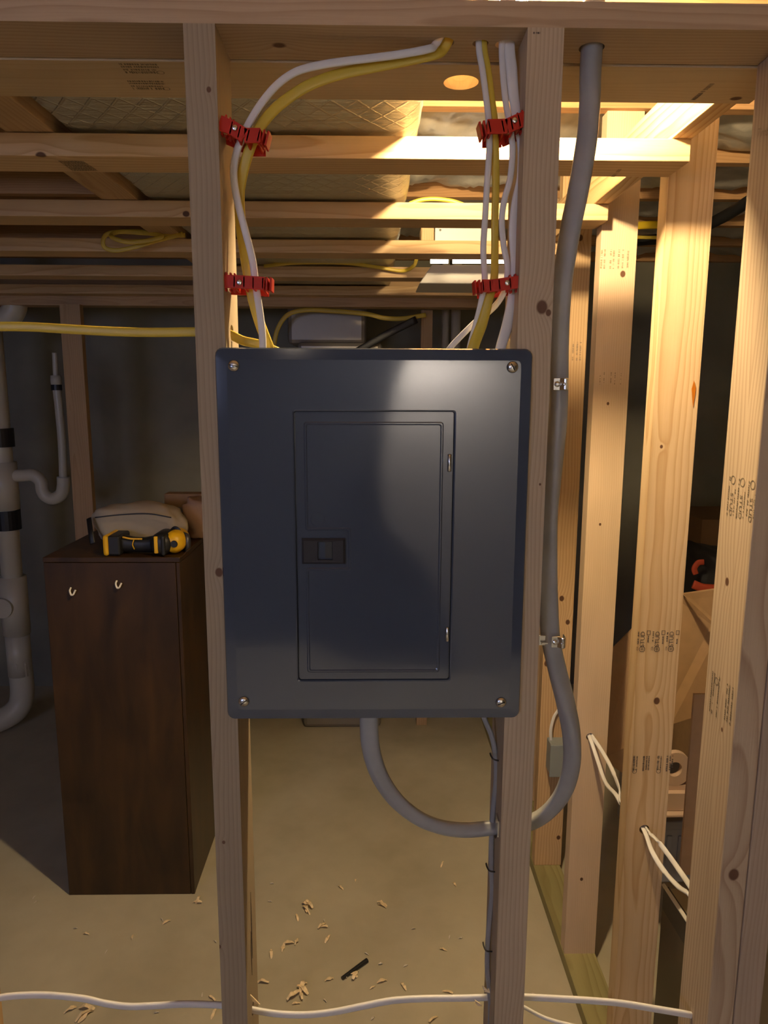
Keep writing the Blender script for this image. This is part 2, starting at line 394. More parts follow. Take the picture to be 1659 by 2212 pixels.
for (cx, cz, a0) in ((DX1-1.2, DZ0+1.2, -90), (DX1-1.2, DZ1-1.2, 0), (DX0+1.2, DZ1-1.2, 90), (DX0+1.2, DZ0+1.2, 180)):
    for k in range(5): sec.append((cx+1.2*cos(radians(a0+k*22.5)), cz+1.2*sin(radians(a0+k*22.5))))
rings = []
ny = 60
for j in range(ny+1):
    Y = 43.8+(129-43.8)*j/ny; sag = .0
    rings.append([bm.verts.new((x+random.uniform(-.08, .08), Y, z+random.uniform(0, .1))) for x, z in sec])
for R, Q in zip(rings, rings[1:]):
    for i in range(len(sec)): bm.faces.new((R[i], R[(i+1)%len(sec)], Q[(i+1)%len(sec)], Q[i]))
bm.faces.new(rings[0]); bm.faces.new(rings[-1])
tag(obj('foil_duct', bm, M_FOIL, smooth=True), 'wide air duct wrapped in wrinkled silver foil resting on the soffit boards', 'duct')

# ------------------------------------------------------------------ front stud wall
PZ = 82.07
hole_r = lambda px, py, r: (fz(px, py, PZ).x, fz(px, py, PZ).y, r)
H_L = hole_r(958, 92, .5); H_M = hole_r(1038, 94, .37); H_N = hole_r(1091, 96, .46); H_B = hole_r(1278, 104, .6)
for h in (H_L, H_M, H_N, H_B): pass
PX0, PX1 = -100, 60
def kn(c, *ks): return [center_knot(*c, p, r) for p, r in ks]
# local axes for an X board: local x = world Y, local y = world Z, local z = world X
def knX(c, *ks): return [((p[1]-c[1])*S, (p[2]-c[2])*S, (p[0]-c[0])*S, r*S) for p, r in ks]
pc = ((PX0+PX1)/2, 37.05, 82.82)
m_plate = pine('pine_top_plate', (0.44, 0.32, 0.205), (0.30, 0.19, 0.105), ring=.007, knots=knX(pc, (fz(603, 98, PZ), .38)))
clampY = lambda h: (h[0], min(max(h[1], 36.1), 38.0), h[2])
board('top_plate', PX0, PX1, 35.3, 38.8, PZ, PZ+1.08, 'X', m_plate, 'horizontal top plate of the front stud wall, bored for the cables', 'top plate', holes=[clampY(h) for h in (H_L, H_M, H_N, H_B)])
bc = ((PX0+21.3)/2, 41.1, 82.8)
hb = fz(996, 175, PZ)
m_bd = pine('pine_ledger', (0.60, 0.45, 0.27), (0.48, 0.32, 0.17), ring=.01, contrast=.6, knots=knX(bc, (fz(1592, 208, PZ), .3)))
brd = board('backing_board', PX0, 21.3, 38.95, 43.45, PZ-.08, PZ+1.5, 'X', m_bd, 'horizontal board behind the top plate with a round bored hole in its underside', 'board', holes=[(hb.x, hb.y, .92)])
sc_ = (-7.72, 37.05, 41)
m_sl = pine('pine_left_stud', (0.38, 0.30, 0.205), (0.24, 0.175, 0.11), ring=.0056, contrast=.9, knots=kn(sc_, (at(474, 1269, 35.3), .22), (at(484, 1848, 35.3), .1), (at(474, 2072, 35.3), .12), (at(452, 234, 35.3), .12)))
lh = at(545, 2178, 37); ly = at(480, 720, 37)
stL = board('wall_stud', -8.42, -7.0, 35.3, 38.8, 1.5, PZ, 'Z', m_sl, 'wooden wall stud left of the breaker panel', 'stud', holes=[(lh.z, 37.05, .42), (ly.z, 37.05, .42)])
sh = at(1075, 1785, 37)
sc2 = (7.82, 37.05, 41)
m_sr = pine('pine_right_stud', (0.50, 0.395, 0.275), (0.31, 0.225, 0.14), ring=.0058, contrast=.9, knots=kn(sc2, (at(1169, 700, 35.3), .3), (at(1183, 712, 35.3), .15), (at(1165, 1080, 35.3), .06)))
lh2 = at(1075, 2155, 37)
stR = board('wall_stud', 7.0, 8.65, 35.3, 38.8, 1.5, PZ, 'Z', m_sr, 'wooden wall stud right of the breaker panel with a large dark knot', 'stud', holes=[(sh.z, 37.05, .68), (lh2.z, 37.05, .42)])
cc = (20, 37.05, 41)
def atx(px, py, X):
    d = ray(px, py); k = X/d.x; return Vector((X, d.y*k, EYE+d.z*k))
m_c1 = pine('pine_corner_stud', (0.50, 0.385, 0.26), (0.32, 0.21, 0.13), ring=.008, contrast=1.2, pith=(-.01, .03), knots=kn(cc, (at(1583, 1917, 35.3), .33), (atx(1568, 1287, 19.25), .22), (atx(1557, 1605, 19.25), .12)))
ch = atx(1484, 2190, 19.25)
stC = board('wall_stud', 19.25, 20.72, 35.3, 38.8, 1.5, PZ, 'Z', m_c1, 'corner stud at the right edge, its stamped left side brightly lit', 'stud')
board('wall_stud', 20.76, 22.3, 35.3, 38.8, 1.5, PZ, 'Z', M_PINE_GREY, 'brown stud at the very right edge, outer one of the corner pair', 'stud')
board('wall_stud', -24.3, at(7, 2190, 38.8).x, 35.3, 38.8, 1.5, PZ, 'Z', M_PINE_TAN, 'wooden stud showing only a sliver at the lower left corner', 'stud')
board('sole_plate', PX0, 34, 35.3, 38.8, 0, 1.5, 'X', M_TREATED, 'treated sole plate under the front stud wall', 'sole plate')

# ------------------------------------------------------------------ soffit boards (ladder frame)
FB = 81.87
ys = [53.4, 71.2, 88.5, 107.1, 126.6]
names = ['nearest soffit board behind the panel wall, brightest under the bulb', 'second soffit board from the panel wall, below the foil duct', 'third soffit board from the panel wall, yellow cable coil hanging on it',
         'fourth soffit board from the panel wall, above the white light fixture', 'farthest soffit board from the panel wall, over the dark back area']
for i, y in enumerate(ys):
    c = ((-95+22.35)/2, y+1.9, FB+.75)
    ks = {0: [(at(88, 338, y), .35)], 1: [(at(402, 462, y), .3)], 2: [(at(834, 517, y), .2)], 3: [(at(330, 612, y), .3)], 4: []}[i]
    mm = pine('pine_soffit', (0.62, 0.44, 0.25), (0.43, 0.25, 0.11), ring=.012, contrast=1.1, seed=i*.37, pith=(.03, .02), knots=knX(c, *ks) if ks else ())
    ob = board('soffit_board', -95, 22.35, y, y+3.8, FB, FB+1.5, 'X', mm, names[i], 'board')
board('ledger_board', 20.95, 22.4, 44.2, 140, FB+1.5, FB+5.0, 'Y', pine('pine_ledger_side', (0.64, 0.45, 0.24), (0.42, 0.22, 0.08), ring=.013, contrast=1.4), 'ledger board fixed along the right studs over the soffit board ends', 'ledger')
board('cross_board', -25.2, -21.9, 44, 130, FB+1.55, FB+3.0, 'Y', M_PINE_TAN, 'narrow wooden board running away alongside the left edge of the foil duct', 'board')
hd = at(400, 661, 130)
board('header_beam', -95, 22.3, 130, 133.5, hd.z, hd.z+4.4, 'X', M_PINE_TAN, 'dim wooden header beam along the far side of the soffit frame', 'beam')

# ------------------------------------------------------------------ right stud wall
def rstud(y, x1, mlab, m, holes=None, top=92.2):
    return board('wall_stud', 22.4, x1, y, y+1.6, 1.5, top, 'Z', m, mlab, 'stud', holes=holes)
rc = lambda y: (24.2, y+.8, 46.1)
h2 = at(1392, 1792, 57.3); h3 = at(1275, 1592, 73.2)
m2 = pine('pine_stud_big', (0.68, 0.50, 0.30), (0.50, 0.31, 0.15), ring=.010, contrast=1.35, knots=kn(rc(57.3), (at(1428, 985, 57.3), .14), (at(1418, 1532, 57.3), .3)), pith=(-.02, .02), seed=.4)
s2 = rstud(57.3, 25.95, 'broad light stud of the right wall, nearest of its row, with stamps and sap streak', m2, holes=[(h2.z, h2.x, .45)])
m3 = pine('pine_stud_third', (0.66, 0.50, 0.34), (0.52, 0.36, 0.22), ring=.006, contrast=.7, knots=kn(rc(73.2), (at(1345, 609, 73.2), .3), (at(1313, 888, 73.2), .15), (at(1296, 1148, 73.2), .14), (at(1256, 1912, 73.2), .2)), seed=.1)
s3 = rstud(73.2, 25.95, 'third stud of the right wall, two white cables coming out low down', m3, holes=[(h3.z, h3.x, .45)])
m4 = pine('pine_stud_fourth', (0.62, 0.43, 0.24), (0.46, 0.27, 0.12), ring=.009, contrast=1.3, knots=kn(rc(88.9), (at(1252, 528, 88.9), .35), (at(1212, 1305, 88.9), .35), (at(1225, 1356, 88.9), .32), (at(1180, 1445, 88.9), .4), (at(1205, 1820, 88.9), .3)), seed=.7)
s4 = rstud(88.9, 26.1, 'knotty fourth stud of the right wall carrying the grey junction box', m4)
s5 = rstud(104.6, 25.95, 'fifth stud of the right wall, mostly hidden behind the fourth', M_PINE_TAN)
s6 = rstud(120.5, 25.95, 'farthest stud of the right wall', M_PINE_TAN)
board('sole_plate', 22.3, 26.0, 38.9, 140, 0, 1.5, 'Y', M_TREATED, 'greenish treated sole plate on the floor under the right stud wall', 'sole plate')
# sap streak
bm = bmesh.new()
pts = [at(1499, 822, 57.28), at(1503, 838, 57.28), at(1501, 855, 57.28), at(1497, 880, 57.28), at(1495, 858, 57.28), at(1494, 840, 57.28)]
prism(bm, pts, (0, -.03, 0))
obj('sap_streak', bm, mat('amber_sap', (.45, .14, .01), .25), parent=s2, label='orange sap streak')

# stamps --------------------------------------------------------------
def text_mesh(body, size):
    c = bpy.data.curves.new('t', 'FONT'); c.body = body; c.size = size; c.align_x = 'CENTER'; c.align_y = 'CENTER'; c.resolution_u = 3
    o = bpy.data.objects.new('t', c); me = bpy.data.meshes.new_from_object(o)
    vs = [v.co.copy() for v in me.vertices]; fs = [tuple(p.vertices) for p in me.polygons]
    bpy.data.objects.remove(o); bpy.data.curves.remove(c); return vs, fs
def stamp(parent, name, origin, U, V, items, m):
    """items: ('t', text, u, v, size, stretch) | ('r', u0, u1, v0, v1) | ('o', u, v, r) drawn as ink on a board face, in inches"""
    origin = Vector(origin); U = Vector(U).normalized(); V = Vector(V).normalized(); bm = bmesh.new()
    def P(u, v): return bm.verts.new(origin+U*u+V*v)
    for it in items:
        if it[0] == 't':
            vs, fs = text_mesh(it[1], it[4])
            vv = [P(it[2]+q.x*it[5], it[3]+q.y) for q in vs]
            for f in fs:
                try: bm.faces.new([vv[i] for i in f])
                except ValueError: pass
        elif it[0] == 'r':
            bm.faces.new([P(it[1], it[3]), P(it[2], it[3]), P(it[2], it[4]), P(it[1], it[4])])
        else:
            n = 20; u, v, r = it[1:]
            A = [P(u+r*cos(2*pi*i/n), v+r*sin(2*pi*i/n)) for i in range(n)]; B = [P(u+r*.8*cos(2*pi*i/n), v+r*.8*sin(2*pi*i/n)) for i in range(n)]
            for i in range(n): bm.faces.new((A[i], A[(i+1)%n], B[(i+1)%n], B[i]))
    return obj(name, bm, m, parent=parent)
def scrib(u0, u1, v, h, rs, dens=.75):   # a line too small to read: short uneven strokes
    out = []; u = u0
    while u < u1:
        wd = rs.uniform(.03, .11)
        if rs.random() < dens: out.append(('r', u, min(u+wd, u1), v-h/2*rs.uniform(.7, 1), v+h/2*rs.uniform(.7, 1)))
        u += wd+rs.uniform(.02, .05)
    return out
rs = random.Random(3)
def stud_block(v):
    it = [('t', 'STUD', .62, v, .52, 1.05), ('o', -.25, v, .25), ('r', -.40, -.10, v-.02, v+.02), ('r', -.27, -.23, v-.16, v+.16)]
    it += scrib(.2, 1.3, v+.38, .14, rs); it += [('t', '226', -.2, v+.4, .24, 1)]
    it += [('r', 1.0, 1.38, v-.36, v-.32), ('r', 1.0, 1.38, v-.62, v-.58), ('r', 1.0, 1.04, v-.62, v-.32), ('r', 1.34, 1.38, v-.62, v-.32)]
    it += scrib(.2, .9, v-.47, .14, rs)
    return it
o_ = at(1414, 1396, 57.28)
stamp(s2, 'grade_stamp', o_, (0, 0, 1), (-1, 0, 0), stud_block(1.05)+stud_block(-.2)+stud_block(-1.4), M_INK)
o_ = at(1405, 1650, 57.28)
it = []
for v, h in ((1.45, .22), (1.2, .12), (.6, .18), (.35, .14), (.15, .14), (-.65, .22), (-.9, .12), (-1.45, .18), (-1.7, .14), (-1.9, .14)):
    it += scrib(-.75+rs.uniform(0, .2), .75, v, h, rs, .9)
it += [('o', -.7, 1.35, .2), ('o', -.7, -.75, .2)]
stamp(s2, 'grade_stamp', o_, (0, 0, 1.0), (-1, 0, 0), it, M_INK)
o_ = atx(1598, 1072, 19.235); it = []
for v in (1.15, .15, -.85):
    it += [('t', 'STUD', .55, v, .42, 1.2), ('o', -.75, v, .24)] + scrib(-.9, 1.2, v-.34, .13, rs) + scrib(-.3, 1.1, v+.33, .1, rs)
stamp(stC, 'grade_stamp', o_, (0, 0, -1), (0, -1, 0), it, M_INK_MID)
o_ = atx(1558, 1512, 19.235); it = []
for v in (1.2, .95, .4, -.5, -.75, -1.1): it += scrib(-1.2+.3*(v < 0), 1.2, v, .13, rs, .85)
it += [('o', .8, .7, .22)]
stamp(stC, 'grade_stamp', o_, (0, 0, 1), (0, 1, 0), it, M_INK_MID)
stamp(stC, 'grade_stamp', atx(1648, 286, 19.235), (0, -1, -.25), (0, -.25, 1), [('t', 'Timb', 0, 0, .55, 1.0)], M_INK_FAINT)
o_ = at(1330, 560, 73.18); it = []
for v in (1.4, 1.1, .5, .2, -.3, -.7, -1.2): it += scrib(-.9, .9, v, .2, rs, .75)
stamp(s3, 'grade_stamp', o_, (0, 0, 1), (-1, 0, 0), it, M_INK_FAINT)
o_ = at(1322, 815, 73.18); it = []
for v in (1.2, .8, .1, -.3, -.9): it += scrib(-.8, .5, v, .12, rs, .6)
stamp(s3, 'grade_stamp', o_, (0, 0, 1), (-1, 0, 0), it, M_INK_FAINT)
o_ = at(1236, 757, 88.88); it = []
for v in (1.0, .6, -.1, -.6, -1.0): it += scrib(-1.2, 1.0, v, .22, rs, .7)
stamp(s4, 'grade_stamp', o_, (0, 0, 1), (-1, 0, 0), it, M_INK_FAINT)
# stamps under the backing board (left), under soffit boards
for (px, py) in ((305, 144), (320, 180)):
    o_ = fz(px, py, PZ+.01); it = []
    for v, h in ((.5, .22), (.22, .22), (-.12, .2), (-.42, .3)): it += scrib(-.95, .95-.2*(v < 0), v, h, rs, .92)
    it += [('o', .85, -.42, .2)]
    o_.z -= .1; stamp(brd, 'grade_stamp', o_, (1, 0, 0), (0, -1, 0), it, M_INK_MID)
def patch(parent, corners, Z, m, dens=.8):
    bm = bmesh.new(); c = [fz(x, y, Z-.012) for x, y in corners]
    n = 16
    for k in range(n):
        t0, t1 = k/n, (k+.6)/n
        if rs.random() > dens: continue
        a = c[0].lerp(c[3], t0); b_ = c[1].lerp(c[2], t0); a2 = c[0].lerp(c[3], t1); b2 = c[1].lerp(c[2], t1)
        u = 0
        while u < 1:
            w_ = rs.uniform(.03, .12); e = min(u+w_, 1)
            bm.faces.new([bm.verts.new(q) for q in (a.lerp(b_, u), a.lerp(b_, e), a2.lerp(b2, e), a2.lerp(b2, u))])
            u = e+rs.uniform(.01, .04)
    obj('grade_stamp', bm, m, parent=parent)
soff = [o for o in COL if o.name.startswith('soffit_board')]
patch(brd, [(1492, 216), (1502, 216), (1545, 180), (1535, 180)], PZ-.08, M_INK)
patch(soff[0], [(125, 347), (180, 348), (212, 369), (158, 370)], FB, M_INK_MID, 1)
patch(soff[0], [(1320, 382), (1328, 382), (1345, 364), (1337, 364)], FB, M_INK)
stamp(stR, 'grade_stamp', at(1159, 71, 35.28), (1, 0, 0), (0, 0, 1), scrib(-.15, .18, 0, .1, rs, 1), M_INK)
# cracks, pitch pockets on the left stud's inner face
bm = bmesh.new()
for (y_, z_, L_) in ((37.3, at(510, 2000, 37).z, 2.4), (37.0, at(507, 2055, 37).z, 1.6)):
    prism(bm, [(-6.99, y_, z_-L_), (-6.99, y_+.12, z_), (-6.99, y_+.02, z_+L_*.8), (-6.99, y_-.1, z_)], (.02, 0, 0))
obj('crack', bm, M_INK, parent=stL)

# ------------------------------------------------------------------ the breaker panel
def inset_poly(poly, d):
    n = len(poly); out = []
    for i in range(n):
        p0, p1, p2 = Vector(poly[i-1]), Vector(poly[i]), Vector(poly[(i+1)%n])
        e1 = (p1-p0).normalized(); e2 = (p2-p1).normalized(); n1 = Vector((-e1.y, e1.x)); n2 = Vector((-e2.y, e2.x))
        out.append(tuple(p1+(n1+n2)*d if abs(e1.dot(e2)) < .5 else p1+n1*d))
    return out
def rounded(poly, r, k=4):              # CCW rectilinear polygon, arcs in the corners
    n = len(poly); out = []
    for i in range(n):
        p0, p1, p2 = Vector(poly[i-1]), Vector(poly[i]), Vector(poly[(i+1)%n])
        a = (p0-p1).normalized(); b = (p2-p1).normalized(); c = p1+(a+b)*r
        for j in range(k+1):
            t = j/k*pi/2; out.append(tuple(c-b*r*cos(t)-a*r*sin(t)))
    return out
def shell(loops, cap_first=False, cap_last=True):   # loops: (outline [(x,z)], y)
    bm = bmesh.new(); R = []
    for pts, y in loops: R.append([bm.verts.new((p[0], y, p[1])) for p in pts])
    for A, B in zip(R, R[1:]):
        for i in range(len(A)): bm.faces.new((A[i], A[(i+1)%len(A)], B[(i+1)%len(A)], B[i]))
    if cap_first: bm.faces.new(R[0])
    if cap_last: bm.faces.new(R[-1])
    return bm
CY0 = 34.95
c1, c2 = at(463, 752, 35), at(1122, 1553, 35)
X0, X1, Z0, Z1 = -7.47, 7.72, 49.12, 67.96
rect = [(X0, Z0), (X1, Z0), (X1, Z1), (X0, Z1)]
panel = empty('breaker_panel', (0.1, 37, Z0), 'dark slate electrical breaker panel with a closed door between two studs', 'electrical panel')
dA, dB = at(633, 889, CY0), at(970, 1468, CY0); dC = at(982, 889, CY0); dD = at(647, 1468, CY0)
dx0 = (dA.x+dD.x)/2; dx1 = (dC.x+dB.x)/2; dz1 = dA.z; dz0 = dB.z
drect = [(dx0, dz0), (dx1, dz0), (dx1, dz1), (dx0, dz1)]
out_l = [(rounded(rect, .38), 35.29), (rounded(rect, .38), 35.10), (rounded(inset_poly(rect, .06), .34), 34.98), (rounded(inset_poly(rect, .56), .2), CY0), (rounded(inset_poly(rect, .66), .2), CY0)]
hole = [(rounded(inset_poly(drect, -.09), .16), CY0), (rounded(inset_poly(drect, -.03), .14), CY0+.02), (rounded(drect, .12), CY0+.09), (rounded(drect, .12), CY0+.2)]
bm = shell(out_l+hole, cap_last=True)
obj('cover', bm, M_ENAMEL, parent=panel, smooth=False)
# door
ix0, ix1 = at(657, 1000, CY0).x, at(957, 1000, CY0).x; iz0, iz1 = at(800, 1452, CY0).z, at(800, 911, CY0).z
nx = at(752, 1190, CY0).x; nz0, nz1 = at(700, 1226, CY0).z, at(700, 1146, CY0).z
inner = [(ix0, iz0), (ix1, iz0), (ix1, iz1), (ix0, iz1), (ix0, nz1), (nx, nz1), (nx, nz0), (ix0, nz0)]
dr = inset_poly(drect, .06)
d8 = [dr[0], dr[1], dr[2], dr[3], (dr[3][0], nz1), (dr[3][0]+.001, nz1), (dr[3][0]+.001, nz0), (dr[3][0], nz0)]
bm = bmesh.new()
ol = [bm.verts.new((x, CY0-.015, z)) for x, z in rounded(dr, .1)]
ob_ = [bm.verts.new((x, CY0+.08, z)) for x, z in rounded(dr, .1)]
for i in range(len(ol)): bm.faces.new((ol[i], ol[(i+1)%len(ol)], ob_[(i+1)%len(ol)], ob_[i]))
R = []
for d, y, r in ((0, -.015, .14), (.05, -.055, .12), (.10, -.055, .12), (.16, -.02, .10), (.2, -.02, .10)):
    R.append([bm.verts.new((x, CY0+y, z)) for x, z in rounded(inset_poly(inner, d), r)])
for A, B in zip(R, R[1:]):
    for i in range(len(A)): bm.faces.new((A[i], A[(i+1)%len(A)], B[(i+1)%len(A)], B[i]))
bm.faces.new(R[-1])
# flat rim between door edge and embossed outline
e1 = [bm.edges.get((ol[i], ol[(i+1)%len(ol)])) for i in range(len(ol))]; e2 = [bm.edges.get((R[0][i], R[0][(i+1)%len(R[0])])) for i in range(len(R[0]))]
bmesh.ops.triangle_fill(bm, use_beauty=True, use_dissolve=False, edges=e1+e2)
door = obj('door', bm, M_ENAMEL, parent=panel)
kc = at(686, 1122, CY0-.035); bm = bmesh.new()
lathe(bm, (kc.x, CY0-.02, kc.z), (0, -1, 0), [(0, .36), (.012, .34), (.012, .01)], n=32)
obj('knockout', bm, M_ENAMEL, parent=door)
la, lb = at(652, 1162, CY0), at(746, 1217, CY0)
lr = [(la.x, lb.z), (lb.x, lb.z), (lb.x, la.z), (la.x, la.z)]
sa, sb = at(687, 1170, CY0), at(718, 1208, CY0)
sr = [(sa.x, sb.z), (sb.x, sb.z), (sb.x, sa.z), (sa.x, sa.z)]
bm = shell([(lr, CY0), (lr, CY0-.10), (inset_poly(lr, .1), CY0-.17), (inset_poly(sr, -.02), CY0-.15), (sr, CY0-.13), (sr, CY0+.02)])
latch = obj('latch', bm, M_LATCH, parent=door)
bm = bmesh.new(); xm = (sa.x+sb.x)/2
bx(bm, xm, sb.x, CY0-.06, CY0, sb.z+.05, sa.z)
obj('latch_slider', bm, M_BLACK, parent=latch)
for (px, py, h) in ((971, 1000, .43), (966, 1370, .38)):
    c = at(px, py, CY0-.03); bm = bmesh.new()
    lathe(bm, (c.x, CY0-.02, c.z-h), (0, 0, 1), [(0, .07), (.03, .1), (2*h-.03, .1), (2*h, .07)], n=16)
    obj('hinge', bm, M_STEEL, parent=door, smooth=True, label='small bright metal hinge pin')
for (px, py, a) in ((505, 790, 170), (1107, 793, -60), (527, 1515, 40), (1082, 1517, 20)):
    c = at(px, py, CY0); bm = bmesh.new()
    lathe(bm, (c.x, CY0, c.z), (0, -1, 0), [(0, .27), (.03, .28), (.08, .25), (.13, .18), (.155, .08), (.16, .0)], n=28, mi=0)
    u = Vector((cos(radians(a)), 0, sin(radians(a)))); v = Vector((-u.z, 0, u.x)); o = Vector((c.x, CY0-.15, c.z))
    prism(bm, [o-u*.2-v*.025, o+u*.2-v*.025, o+u*.2+v*.025, o-u*.2+v*.025], (0, -.018, 0), mi=1)
    obj('screw', bm, [M_STEEL, M_DARKSTEEL], parent=panel, smooth=True, label='domed silver cover screw')
obj('enclosure', boxbm(-6.85, 6.85, 35.3, 38.95, 49.7, 67.4), mat('grey_steel_box', (.12, .125, .135), .45), parent=panel)

# ------------------------------------------------------------------ cables
def pp(lst, D=None): return [at(p[0], p[1], (p[2] if len(p) > 2 else D)) for p in lst]
def up_into(px, py, r=0):               # rises through the plate
    p = fz(px, py, PZ); p.y = min(max(p.y, 36.0), 38.1); return p
def feed(px, py, rise=2.2):
    p = up_into(px, py); return [Vector((p.x, p.y, p.z+rise)), p]
pl = up_into(951, 92); py_ = up_into(968, 94)
cable('nonmetallic_cable', [pl+Vector((.6, 0, 1.9)), pl+Vector((.12, 0, .5)), pl-Vector((.25, .1, .15))]+pp([(925, 106), (860, 118), (790, 127), (740, 133), (690, 141), (640, 155), (598, 184), (560, 230), (530, 282), (511, 330), (505, 375), (512, 430), (530, 500), (545, 560), (553, 620), (562, 680), (567, 725), (568, 775)], 36.5), .36, .2, M_WHITE_CABLE,
      'white flat cable bowing from the top plate down to the left side of the panel', twist=[0, 0, 0, 0, 10, 0, 0])
cable('nonmetallic_cable', [py_+Vector((.6, 0, 1.9)), py_+Vector((.12, 0, .5)), py_-Vector((.2, -.1, .15))]+pp([(940, 116, 36.9), (880, 130, 36.9), (800, 146, 36.9), (735, 160, 36.9), (670, 183, 36.9), (620, 214, 36.9), (580, 250, 36.8), (553, 290, 36.7), (535, 335, 36.7), (522, 385, 36.9), (517, 430, 37.1), (522, 500, 37.1), (534, 580, 36.8), (545, 640, 36.8), (562, 700, 37), (580, 748, 37), (590, 785, 37)]), .52, .2, M_YELLOW_CABLE,
      'yellow flat cable bowing from the top plate down to the left side of the panel', twist=[0, 0, 0, 0, 0, 0, 0])
cable('nonmetallic_cable', pp([(-40, 705), (60, 706), (150, 711), (240, 716), (330, 718), (420, 717), (478, 718), (500, 724), (525, 736), (560, 744), (600, 760)], 37.05), .46, .2, M_YELLOW_CABLE, 'yellow cable running level from the left edge through the left stud into the panel')
# right bundle
p1 = up_into(1034, 93); p2 = up_into(1044, 94); p3 = up_into(1084, 96); p4 = up_into(1100, 96)
U = Vector((0, 0, 2))
cable('nonmetallic_cable', [p1+U, p1]+pp([(1042, 150, 36.7), (1050, 210, 36.5), (1056, 265, 36.4), (1057, 320, 36.4), (1052, 400, 36.4), (1048, 470, 36.4), (1044, 540, 36.4), (1047, 605, 36.4), (1040, 650, 36.4), (1028, 700, 36.7), (1016, 745, 37), (1008, 790, 37)]), .3, .22, M_WHITE_CABLE, 'leftmost white cable dropping through the red clips to the right of the panel top')
cable('nonmetallic_cable', [p2+U, p2]+pp([(1053, 150, 36.9), (1061, 210, 36.7), (1068, 265, 36.5), (1070, 320, 36.6), (1071, 400, 36.6), (1069, 470, 36.6), (1069, 540, 36.6), (1067, 605, 36.4), (1055, 650, 36.3), (1041, 700, 36.5), (1024, 745, 36.9), (1012, 790, 37)]), .36, .22, M_YELLOW_CABLE, 'yellow cable dropping among the white ones through the red clips', widths=[1, 1, 1, 1, 1, 1.1, 1.5, 1.6])
cable('nonmetallic_cable', [p3+U, p3]+pp([(1086, 150, 36.8), (1091, 210, 36.7), (1100, 265, 36.5), (1107, 320, 36.5), (1102, 385, 36.5), (1090, 430, 36.5), (1084, 475, 36.5), (1088, 530, 36.5), (1096, 575, 36.5), (1092, 620, 36.6), (1078, 650, 37), (1058, 672, 37.3), (1030, 693, 37.3), (995, 727, 37.2), (970, 755, 37.2), (950, 790, 37.2)]), .3, .2, M_WHITE_CABLE, 'white cable that swings left behind the yellow one before entering the panel')
cable('nonmetallic_cable', [p4+U, p4]+pp([(1105, 150, 36.8), (1110, 210, 36.7), (1119, 265, 36.5), (1127, 320, 36.5), (1124, 385, 36.5), (1113, 440, 36.5), (1108, 500, 36.5), (1112, 560, 36.5), (1112, 610, 36.5), (1104, 660, 36.5), (1095, 705, 36.8), (1082, 750, 37), (1074, 790, 37)]), .46, .22, M_WHITE_CABLE, 'rightmost wide white cable running down close to the right stud', widths=[1.1, 1.2, 1, .8, .9, 1, 1.2, 1.1])
# service cable
pb = up_into(1278, 106)
ser = cable('service_cable', [pb+Vector((0, .1, 3)), pb+Vector((0, 0, .8))]+pp([(1276, 160, 37.2), (1276, 220, 37.1), (1271, 290, 37), (1262, 350, 37), (1249, 420, 37), (1236, 480, 37), (1224, 545, 37), (1214, 610, 37), (1208, 690, 37), (1206, 760, 37), (1206, 832, 37), (1203, 920, 37), (1195, 1010, 37), (1187, 1110, 37), (1184, 1200, 37), (1184, 1290, 37), (1188, 1380, 37), (1203, 1450, 36.9), (1222, 1520, 36.7), (1236, 1590, 36.6), (1236, 1650, 36.6), (1218, 1708, 36.8), (1183, 1752, 37.0), (1145, 1777, 37.05), (1105, 1786, 37.05), (1065, 1789, 37.05), (1010, 1793, 37), (955, 1786, 36.9), (900, 1764, 36.9), (850, 1722, 36.9), (816, 1668, 36.9), (800, 1610, 37), (797, 1550, 37.1), (797, 1500, 37.1)]), 1.0, .78, M_GREY_CABLE,
      'thick grey service cable looping through the right stud into the panel bottom', n=30, lobes=(.10, 3, 24), twist=[0, 0, 20, 40, 50, 40, 20, 0, -20, -40, -60, -20, 0])
cable('ground_cable', pp([(1038, 1530, 37.2), (1048, 1556, 37.2), (1062, 1590, 37.2), (1070, 1630, 37.1), (1072, 1680, 37.0), (1066, 1740, 37.0), (1062, 1800, 37.0), (1061, 1870, 37.0), (1063, 1930, 37), (1057, 1990, 36.9), (1053, 2050, 36.9), (1053, 2100, 36.9), (1059, 2160, 36.9), (1058, 2240, 37)]), .3, .2, M_GREY_CABLE, 'thin grey cable stapled down the inner side of the right stud', face=(.6, 1, 0))
for (px, py) in ((1073, 1640), (1064, 1880), (1057, 2052)):
    c = at(px, py, 36.6); bm = bmesh.new()
    sweep(bm, [c+Vector(q) for q in ((.32, .05, -.12), (.1, -.05, -.06), (-.2, -.15, .08), (-.3, .1, .14), (-.3, .45, .12))], .1, .07, sub=4, n=8)
    tag(obj('cable_staple', bm, M_DARKSTEEL, smooth=True), 'small dark staple holding the thin grey cable, ' + {1640: 'topmost of three, under the panel', 1880: 'middle of three', 2052: 'lowest of three'}[py], 'staple')
